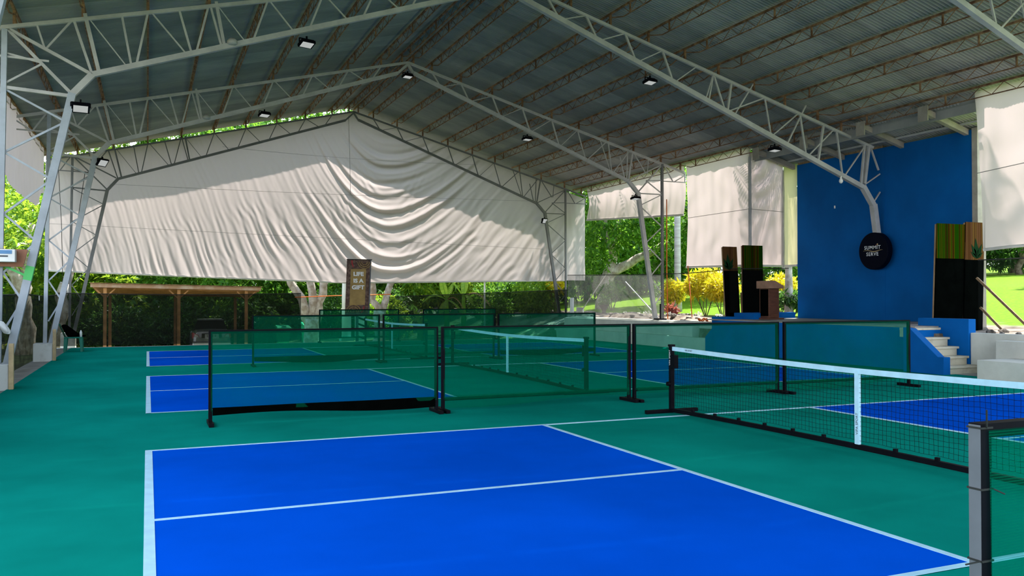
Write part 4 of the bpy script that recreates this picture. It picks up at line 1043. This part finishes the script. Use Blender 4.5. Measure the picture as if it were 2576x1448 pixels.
# ================================================================== PLANTS
nrng = np.random.default_rng(3)
def leaf_mesh(name, P_, D_, N_, L_, W_, mat, bend=0.25):
    """one rhombic, slightly cupped leaf per point; P base, D direction, N normal"""
    n = len(P_)
    D_ = D_/np.linalg.norm(D_, axis=1)[:, None]
    S_ = np.cross(D_, N_); S_ /= (np.linalg.norm(S_, axis=1)[:, None]+1e-9)
    U_ = np.cross(S_, D_)
    L_ = L_[:, None]; W_ = W_[:, None]
    mid = P_ + D_*L_*0.42
    v = np.empty((n, 4, 3))
    v[:, 0] = P_; v[:, 1] = mid + S_*W_*.5 + U_*W_*.12; v[:, 2] = P_ + D_*L_ - U_*L_*bend*.5; v[:, 3] = mid - S_*W_*.5 + U_*W_*.12
    me = bpy.data.meshes.new(name)
    me.vertices.add(n*4); me.vertices.foreach_set('co', v.reshape(-1).astype(np.float32))
    me.loops.add(n*4); me.loops.foreach_set('vertex_index', np.arange(n*4, dtype=np.int32))
    me.polygons.add(n); me.polygons.foreach_set('loop_start', np.arange(0, n*4, 4, dtype=np.int32))
    me.update(calc_edges=True); me.materials.append(MATS[mat])
    return me
def crown(name, blobs, n, L, mat, parent, seed=0, whorl=6, aspect=0.34):
    """leaves in small whorls spread through ellipsoid blobs (cx,cy,cz,rx,ry,rz)"""
    g = np.random.default_rng(seed)
    vol = np.array([b[3]*b[4]*b[5] for b in blobs])**0.8; vol /= vol.sum()
    m = n//whorl
    idx = g.choice(len(blobs), m, p=vol); bl = np.array(blobs)[idx]
    d = g.normal(size=(m, 3)); d /= np.linalg.norm(d, axis=1)[:, None]
    r = g.uniform(0.25, 1.0, m)**0.45
    c = bl[:, :3] + d*r[:, None]*bl[:, 3:]
    c = np.repeat(c, whorl, 0); dd = np.repeat(d, whorl, 0)
    k = len(c)
    D = g.normal(size=(k, 3)); D = D/np.linalg.norm(D, axis=1)[:, None] + 0.55*dd; D[:, 2] -= 0.25
    N = g.normal(size=(k, 3))*0.6; N[:, 2] += 1.0
    ln = L*g.uniform(0.6, 1.25, k)
    c = c + g.normal(size=(k, 3))*L*0.12
    o = bpy.data.objects.new(name, leaf_mesh(name, c, D, N, ln, ln*aspect, mat)); C.objects.link(o)
    o.parent = parent; o['kind'] = 'stuff'
    return o
def limb(mb, a, b, r0, r1, seg=6, wob=0.12, seed=0):
    g = random.Random(seed); a = Vector(a); b = Vector(b); pts = []; rs = []
    L = (b-a).length
    for i in range(seg+1):
        t = i/seg; p = a.lerp(b, t)
        if 0 < i < seg: p += Vector((g.uniform(-1, 1), g.uniform(-1, 1), g.uniform(-.5, .5)))*wob*L*.35
        pts.append(p); rs.append(r0+(r1-r0)*t)
    mb.tube(pts, rs, 9)
def tree(x, y, label, blobs, n, L, mat='leaf_mid', limbs=None, bark='bark', seed=0, group='trees around the hall', aspect=0.34, z=None):
    z = ground_z(x, y)-0.1 if z is None else z
    t = empty('tree', (x, y, z), 0, label, 'tree', group)
    tm = MB()
    for i, (a, b, r0, r1) in enumerate(limbs or [((0, 0, 0), (0.2, 0, 3.5), .22, .14), ((0.2, 0, 3.4), (1.2, .4, 6), .12, .05), ((0.2, 0, 3.3), (-1, .2, 6), .12, .05)]):
        limb(tm, a, b, r0, r1, seed=seed*7+i)
    tm.build('trunk', bark, t, smooth=True)
    if blobs: crown('foliage', blobs, n, L, mat, t, seed, aspect=aspect)
    return t

# forked trunks in the far opening
tree(6.25, 31.6, 'thick pale forked tree trunk left of the banner', [(-1.5, 7, 8.5, 3.0, 2.0, 2.2), (1.5, 7.5, 8.8, 2.5, 2.0, 2.0)], 5000, .34,
     limbs=[((0, 0, -.2), (-.05, 0, 1.25), .33, .30), ((-.12, 0, 1.0), (-.95, .2, 3.1), .20, .15), ((-.05, .05, 1.0), (-.15, .3, 3.6), .19, .15), ((.12, 0, 1.1), (.62, .1, 3.4), .19, .15), ((-.95, .2, 3.0), (-1.5, 5.5, 7.5), .15, .06), ((.62, .1, 3.3), (1.5, 5.5, 7.8), .15, .06)], seed=1)
tree(8.95, 31.3, 'pale forked tree trunk right of the banner', [(1.0, 7.0, 8.5, 2.6, 2.0, 2.0)], 3000, .34,
     limbs=[((0, 0, -.2), (-.02, 0, 1.35), .26, .23), ((-.08, 0, 1.2), (-.55, .1, 3.2), .16, .12), ((.08, 0, 1.2), (.75, .2, 3.2), .16, .12), ((.7, .2, 3.1), (1.2, 5.5, 7.5), .12, .05)], seed=2)
# trees left of the hall
tree(-5.1, 36.0, 'pale leaning tree trunk outside the left corner of the hall', [(-1.5, 1, 6.4, 2.6, 3, 2.0), (1.0, -1, 5.5, 1.6, 2, 1.4), (-2.4, -4, 3.0, 1.8, 2.5, 1.6), (-.5, -3, 4.6, 1.6, 1.5, 1.2)], 9000, .30, 'leaf_bright',
     limbs=[((.6, .2, 0), (.45, 0, 2.6), .40, .30), ((.45, 0, 2.5), (-.6, -.3, 5.4), .26, .16), ((.4, 0, 2.4), (.75, .3, 5.6), .22, .12)], seed=3)
tree(-4.2, 38.5, 'pale tree trunk just left of the carport roof', [(0, 1, 5.5, 2.4, 2.0, 2.0)], 5000, .32, limbs=[((.5, 0, 0), (.9, 0, 3.2), .30, .24), ((.9, 0, 3.1), (1.6, .2, 6), .2, .1)], seed=4)
tree(-7.5, 27.0, 'leafy sunlit tree close outside the left net', [(-1.5, 0, 4.2, 1.6, 3.5, 2.2)], 5000, .26, 'leaf_bright', seed=5)
tree(-9.5, 40.0, 'large dark leafy tree far outside the left side', [(0, 0, 5.5, 4.0, 5.0, 4.8), (1, -3, 3, 3, 4, 3)], 12000, .36, 'leaf_mid', seed=6)
# belt of trees behind the far end
belt = [(-3.5, 44, 'leaf_bright', 'bright green tree behind the left part of the carport'), (1.5, 46, 'leaf_mid', 'green tree behind the middle of the carport'),
        (6.0, 43, 'leaf_mid', 'dense green tree behind the two wheelie bins'), (11.0, 45, 'leaf_mid', 'dense green tree behind the white gate post'),
        (15.5, 43, 'leaf_bright', 'bright green tree behind the banana plants'), (20.0, 44, 'leaf_bright', 'yellow green tree behind the end frame column'),
        (24.5, 42, 'leaf_mid', 'large green tree behind the light net, left of the middle column'), (30.0, 43, 'leaf_mid', 'large green tree behind the grey palm trunk'),
        (36.0, 40, 'leaf_mid', 'broad green tree farther right behind the grey palm trunk')]
for i, (x, y, m, lab) in enumerate(belt):
    z = ground_z(x, y)
    tree(x, y, lab, [(0, 0, 6.2, 3.2, 2.2, 3.6), (-1.0, -2.2, 2.6-0*z, 2.7, 1.6, 2.3), (1.4, -1.8, 3.0, 2.2, 1.5, 2.2), (0, 1.0, 9.8, 2.8, 2.0, 2.4), (0, 1.5, 12.3, 3.0, 2.0, 1.8), (0, -.5, 0.8, 3.0, 1.6, 1.4)], 20000, .36, m, seed=20+i, bark='bark_dark')
for i, (x, y, lab) in enumerate([(-1.2, 40.3, 'dark understorey bush at the back left of the carport'), (1.6, 41.0, 'dark understorey bush behind the grey car'), (4.6, 39.0, 'dark understorey bush right of the grey car'),
                                 (8.2, 37.5, 'dark bush behind the forked trunk beside the banner'), (10.8, 37.0, 'dark bush left behind the banana plants'), (17.5, 35.5, 'dark bush behind the end frame column base')]):
    b = empty('bush', (x, y, ground_z(x, y)), 0, lab, 'bush', 'bushes behind the far end')
    crown('foliage', [(0, 0, 1.0, 1.5, .8, 1.2), (.8, .1, .6, 1.1, .7, .8), (-.9, 0, .7, 1.1, .7, .9)], 5000, .24, 'leaf_dark' if i < 5 else 'leaf_mid', b, 60+i)
for i, (x, y, h, lab) in enumerate([(-14, 50, 9, 'far dark tree left of everything behind the left net'), (-8, 54, 9, 'far dark tree behind the left column lattice'), (-2, 54, 10, 'far dark tree behind the left half of the carport'), (4, 54, 10, 'far dark tree behind the right half of the carport'),
                               (10, 54, 10, 'far dark tree straight behind the banner'), (16, 54, 10, 'far dark tree behind the banana plants'), (22, 53, 9, 'far dark tree behind the end frame base'), (29, 53, 9, 'far dark tree behind the right opening'), (36, 51, 9, 'far dark tree behind the yellow shrubs')]):
    tree(x, y, lab, [(0, 0, h*.75, 4.2, 2.0, h*.35), (-1.5, 0, h*.3, 3.2, 1.6, h*.32), (2.0, -.5, h*.25, 3.2, 1.6, h*.3)], 9000, .62, 'leaf_mid' if i % 3 else 'leaf_bright', seed=120+i, bark='bark_dark', group='far trees behind the hall', z=-1.0, aspect=.42)
tree(18.9, 36.0, 'tall slim tree rising behind the right part of the gable tarp', [(-1.2, -.8, 11.2, 4.2, 1.1, 2.0), (-3.6, -.8, 11.6, 2.4, 1.0, 1.4), (1.0, -.8, 9.6, 2.0, 1.0, 1.4)], 12000, .34, 'leaf_mid', limbs=[((0, 0, 0), (.1, 0, 5.5), .16, .12), ((.1, 0, 5.4), (-1.4, -.6, 10.5), .11, .05), ((.1, 0, 5.4), (.9, -.6, 9.4), .1, .05)], seed=131)
# sunlit shrubs in the far opening
for i, (x, y, m, lab) in enumerate([(9.6, 33.0, 'leaf_bright', 'bright yellow green shrub right of the forked trunk'), (14.6, 33.2, 'leaf_mid', 'green shrub right of the banana plants'), (16.2, 31.6, 'leaf_bright', 'bright leafy shrub beside the end frame column'),
                                    (15.0, 36.5, 'leaf_bright', 'olive feathery tree above the dark net')]):
    b = empty('bush', (x, y, ground_z(x, y)), 0, lab, 'bush', 'sunlit shrubs behind the far end')
    zz = 1.0 if i < 3 else 2.4
    crown('foliage', [(0, 0, zz, 1.0, .7, 1.0), (.5, 0, zz*.6, .8, .6, .7)], 2600, .2 if i < 3 else .3, m, b, 80+i, aspect=.34 if i < 3 else .16)
# tree with heavy slanting boughs outside the right opening
tree(22.2, 33.5, 'big tree with heavy slanting boughs seen through the right opening', [(-1.6, -1.5, 4.6, 2.6, 2.4, 1.7), (1.2, -2.5, 4.2, 2.2, 2.4, 1.6), (3.0, -3.5, 4.6, 2.0, 2.4, 2.0), (-.5, 0, 6.6, 3.2, 3, 1.8), (-2.2, -2.5, 7.4, 3.0, 2.5, 1.6), (-2.6, -.5, 2.6, 1.6, 1.8, 1.0)], 22000, .30, 'leaf_mid',
     limbs=[((-1.4, 0, -.2), (-1.0, -.1, 2.2), .38, .30), ((-1.1, -.1, 1.6), (2.2, -.6, 3.4), .26, .16), ((2.1, -.6, 3.3), (3.6, -1.5, 4.6), .15, .06), ((-1.0, -.1, 2.0), (-.2, .2, 4.8), .22, .12), ((-.2, .2, 4.6), (-1.5, .2, 7.2), .12, .05), ((-.8, -.1, 2.4), (-1.9, -.8, 5.0), .16, .07)], seed=40)
tree(27.0, 33.0, 'leafy green tree directly behind the grey palm trunk', [(0, 0, 3.6, 2.2, 2.2, 1.9), (.5, -1, 5.6, 2.4, 2.2, 1.8), (-1, -1.5, 2.4, 1.5, 1.5, 1.0)], 9000, .30, 'leaf_mid', seed=41)
# distant trees beyond the lawn
for i, (x, y, m, s, lab) in enumerate([(46, 37, 'leaf_dark', 1.3, 'dark tree line beyond the lawn, seen right of the stage kerb'), (52, 34, 'leaf_dark', 1.2, 'dark round tree beyond the lawn right of the striped panel'),
                                       (58, 39, 'leaf_dark', 1.3, 'distant dark tree at the right edge beyond the lawn'), (50, 40, 'leaf_dark', 1.5, 'distant dark tree behind the yellow shrubs'), (44, 50, 'leaf_dark', 1.5, 'distant dark tree behind the light net')]):
    tree(x, y, lab, [(0, 0, 3.2*s, 3.4*s, 3.4*s, 2.2*s), (2*s, 2*s, 2.0*s, 3*s, 3*s, 1.6*s)], 7000, .5, m, seed=50+i, bark='bark_dark')
tree(33.5, 17.5, 'leaning grey brown trunk under the right tarp beyond the lawn', [(0, 0, 7.0, 3.0, 3.0, 1.2)], 4500, .4, 'leaf_mid', limbs=[((0, 0, 0), (-.2, .6, 1.9), .42, .34), ((-.2, .6, 1.8), (1.5, -.8, 4.2), .34, .22), ((-.2, .6, 1.8), (-.6, 1.4, 4.2), .26, .18)], seed=70)

# ---- palms
def frond(mb, base, az, L, rise, droop, n=26, lw=0.5, seed=0):
    g = random.Random(seed)
    pts = []
    for i in range(n+1):
        t = i/n; h = L*(t - .12*t*t)
        pts.append(Vector((base[0]+math.cos(az)*h*math.cos(rise*(1-t)), base[1]+math.sin(az)*h*math.cos(rise*(1-t)), base[2]+L*(math.sin(rise)*t - droop*t*t))))
    mb.tube(pts, [0.022*(1-.85*i/n) for i in range(n+1)], 4)
    sd = Vector((-math.sin(az), math.cos(az), 0))
    for i in range(3, n+1):
        t = i/n; p = pts[i]; d = (pts[i]-pts[i-1]).normalized()
        ll = lw*math.sin(PI*min(1, .12+.88*t))**.6*g.uniform(.85, 1.1)
        for s in (-1, 1):
            e = p + (sd*s*.78 + d*.55 + Vector((0, 0, -.35-.25*t)))*ll
            m_ = p.lerp(e, .5) + Vector((0, 0, .06*ll)); w_ = d*0.022
            mb.add([p-w_*.5, m_-w_, e, m_+w_], [(0, 1, 2, 3)])
def palm(x, y, H, label, r=.16, nf=13, L=2.6, seed=0, bark='palm_bark', lean=(0, 0), z0=None):
    z = ground_z(x, y)-.05 if z0 is None else z0
    p = empty('palm_tree', (x, y, z), 0, label, 'palm', 'palms beside the stage')
    t = MB(); k = 14
    t.tube([(lean[0]*(i/k)**1.5, lean[1]*(i/k)**1.5, H*i/k) for i in range(k+1)], [r*(1.25-.35*min(1, i/3)-.10*i/k) for i in range(k+1)], 12)
    t.build('trunk', bark, p, smooth=True)
    for i in range(nf):
        f = MB(); frond(f, (lean[0], lean[1], H), i*2.399+seed, L*(.85+.3*((i*7) % 5)/5), .75-.09*(i % 6), .35+.12*(i % 4), seed=seed*31+i)
        f.build('frond', 'leaf_palm', p)
    return p
palm(20.3, 26.2, 7.2, 'smooth grey palm trunk seen through the right opening', r=.155, seed=1, L=2.4)
palm(19.35, 18.45, 7.0, 'brown palm trunk behind the lectern, beside the blue wall', r=.13, seed=2, L=1.9, bark='bark', nf=14)
palm(20.4, 12.6, 10.0, 'slim palm behind the right tarp, fronds shading its corner', r=.09, seed=6, L=1.2, nf=9)

# ---- banana plants
def banana_leaf(mb, L, W, az, rise, droop, base, tat=0.0, n=14):
    sd = Vector((-math.sin(az), math.cos(az), 0)); P0 = []
    for i in range(n+1):
        t = i/n
        h = L*t*math.cos(rise)*(1-.10*t)
        P0.append(Vector((base[0]+math.cos(az)*h, base[1]+math.sin(az)*h, base[2]+L*(math.sin(rise)*t-droop*t*t))))
    for s in (-1, 1):
        for i in range(2, n):
            t = i/n; wa = W*math.sin(PI*min(1, (t-.1)/.92))**.55*.5; t2 = (i+1)/n; wb = W*math.sin(PI*min(.999, (t2-.1)/.92))**.55*.5 if t2 < 1 else .01
            g = .0 if not tat else .035*L
            q = (P0[i+1]-P0[i]).normalized()*g
            dn = Vector((0, 0, -.28))
            mb.add([P0[i], P0[i+1], P0[i+1]-q + sd*s*wb + dn*wb, P0[i] + sd*s*wa + dn*wa], [(0, 1, 2, 3)])
    mb.tube(P0, [.028*(1-.8*i/n) for i in range(n+1)], 5)
def banana(x, y, H, label, leaves):
    b = empty('banana_plant', (x, y, ground_z(x, y)), 0, label, 'banana plant', 'banana plants behind the far net')
    t = MB(); t.tube([(0, 0, -.05), (.02, 0, H*.5), (0, 0, H)], [.13, .11, .07], 10); t.build('stem', 'leaf_banana', b, smooth=True)
    for (az, L, W, rise, droop, mat, tat) in leaves:
        l = MB(); banana_leaf(l, L, W, az, rise, droop, (0, 0, H-.05), tat); l.build('leaf', mat, b)
banana(12.0, 31.6, 1.65, 'banana plant with arching leaf on the left', [(PI, 1.7, .42, .75, .75, 'leaf_banana', 0), (1.9, 1.3, .40, 1.25, .2, 'leaf_banana', 0), (0.4, 1.2, .36, 1.2, .25, 'leaf_banana', 1), (-2.2, 1.0, .3, -.1, .55, 'leaf_banana', 1), (-.9, 1.1, .28, .1, .9, 'leaf_banana', 1), (0, 1.5, .16, .75, 1.3, 'leaf_dry', 1)])
banana(13.0, 32.2, 1.75, 'banana plant with dry brown leaf on the right', [(0.05, 1.9, .40, .65, .85, 'leaf_dry', 1), (2.6, 1.2, .34, 1.1, .3, 'leaf_banana', 0), (1.0, 1.3, .34, 1.2, .25, 'leaf_banana', 0), (-1.4, 1.1, .30, .6, .9, 'leaf_banana', 1)])
banana(10.6, 31.0, 0.8, 'low young banana plant beside the dark net', [(PI, .9, .26, .7, .8, 'leaf_banana', 0), (.6, .8, .24, .8, .7, 'leaf_banana', 0), (2.0, .8, .24, 1.1, .3, 'leaf_banana', 0)])

# ---- yellow croton shrubs beside the stage
def croton(x, y, r, h, label, n=900, mat='leaf_croton', grp='yellow leaved shrubs beside the stage'):
    z = ground_z(x, y)
    c = empty('croton_shrub', (x, y, z), 0, label, 'shrub', grp)
    t = MB(); g = random.Random(int(x*10+y*7))
    for i in range(6):
        a = i*1.05; limb(t, (0.05*math.cos(a), .05*math.sin(a), 0), (r*.7*math.cos(a), r*.7*math.sin(a), h*.75), .018, .008, 4, .15, i)
    t.build('stems', 'bark_dark', c)
    crown('foliage', [(0, 0, h*.72, r, r, h*.30), (r*.4, 0, h*.62, r*.6, r*.7, h*.24), (-r*.4, .1, h*.62, r*.6, r*.7, h*.24)], n, .22, mat, c, int(x*13+y*3), aspect=.3)
croton(19.3, 25.0, .42, 1.35, 'small yellow shrub right of the middle right column')
croton(19.3, 22.9, .75, 1.75, 'largest yellow shrub left of the dark panels', 2200)
croton(19.1, 21.6, .60, 1.55, 'yellow shrub partly hidden by the narrow brown panel', 1500)
croton(20.6, 20.3, .55, 1.35, 'yellow shrub right behind the lectern', 1200)
croton(17.1, 31.2, .35, 2.0, 'orange yellow shrub beside the end frame column', 500)
for i, (x, y, r, h, m, lab) in enumerate([(19.6, 18.6, .7, .9, 'leaf_dark', 'dark green fern clump at the foot of the brown palm'), (19.9, 18.0, .6, .7, 'leaf_mid', 'green leafy clump beside the blue wall base'),
                                          (20.2, 31.5, .6, 1.3, 'leaf_mid', 'sparse shrub behind the light net, left of the lawn patch'), (20.6, 27.4, .7, 1.3, 'leaf_mid', 'sparse shrub behind the light net, right of the lawn patch'), (18.3, 23.6, .16, .32, 'leaf_red', 'small red leaved plant on the soil bank')]):
    croton(x, y, r, h, lab, 900 if i < 4 else 260, m, 'low plants beside the stage')
crown('plant_leaves', [(0, 0, .62, .22, .22, .2)], 160, .22, 'leaf_mid', bpot, 99)
# pale stones bordering the soil bank are the white flowers here
for i in range(12):
    x, y = 17.9+.25*math.sin(i*2.1), 20.0+i*.55
    fl = empty('flower_clump', (x, y, ground_z(x, y)), 0, 'low white flower clump along the soil bank edge', 'flowers', 'white flower clumps on the soil bank')
    crown('petals', [(0, 0, .08, .10, .10, .06)], 40, .07, 'petal_white', fl, 200+i, aspect=.6)
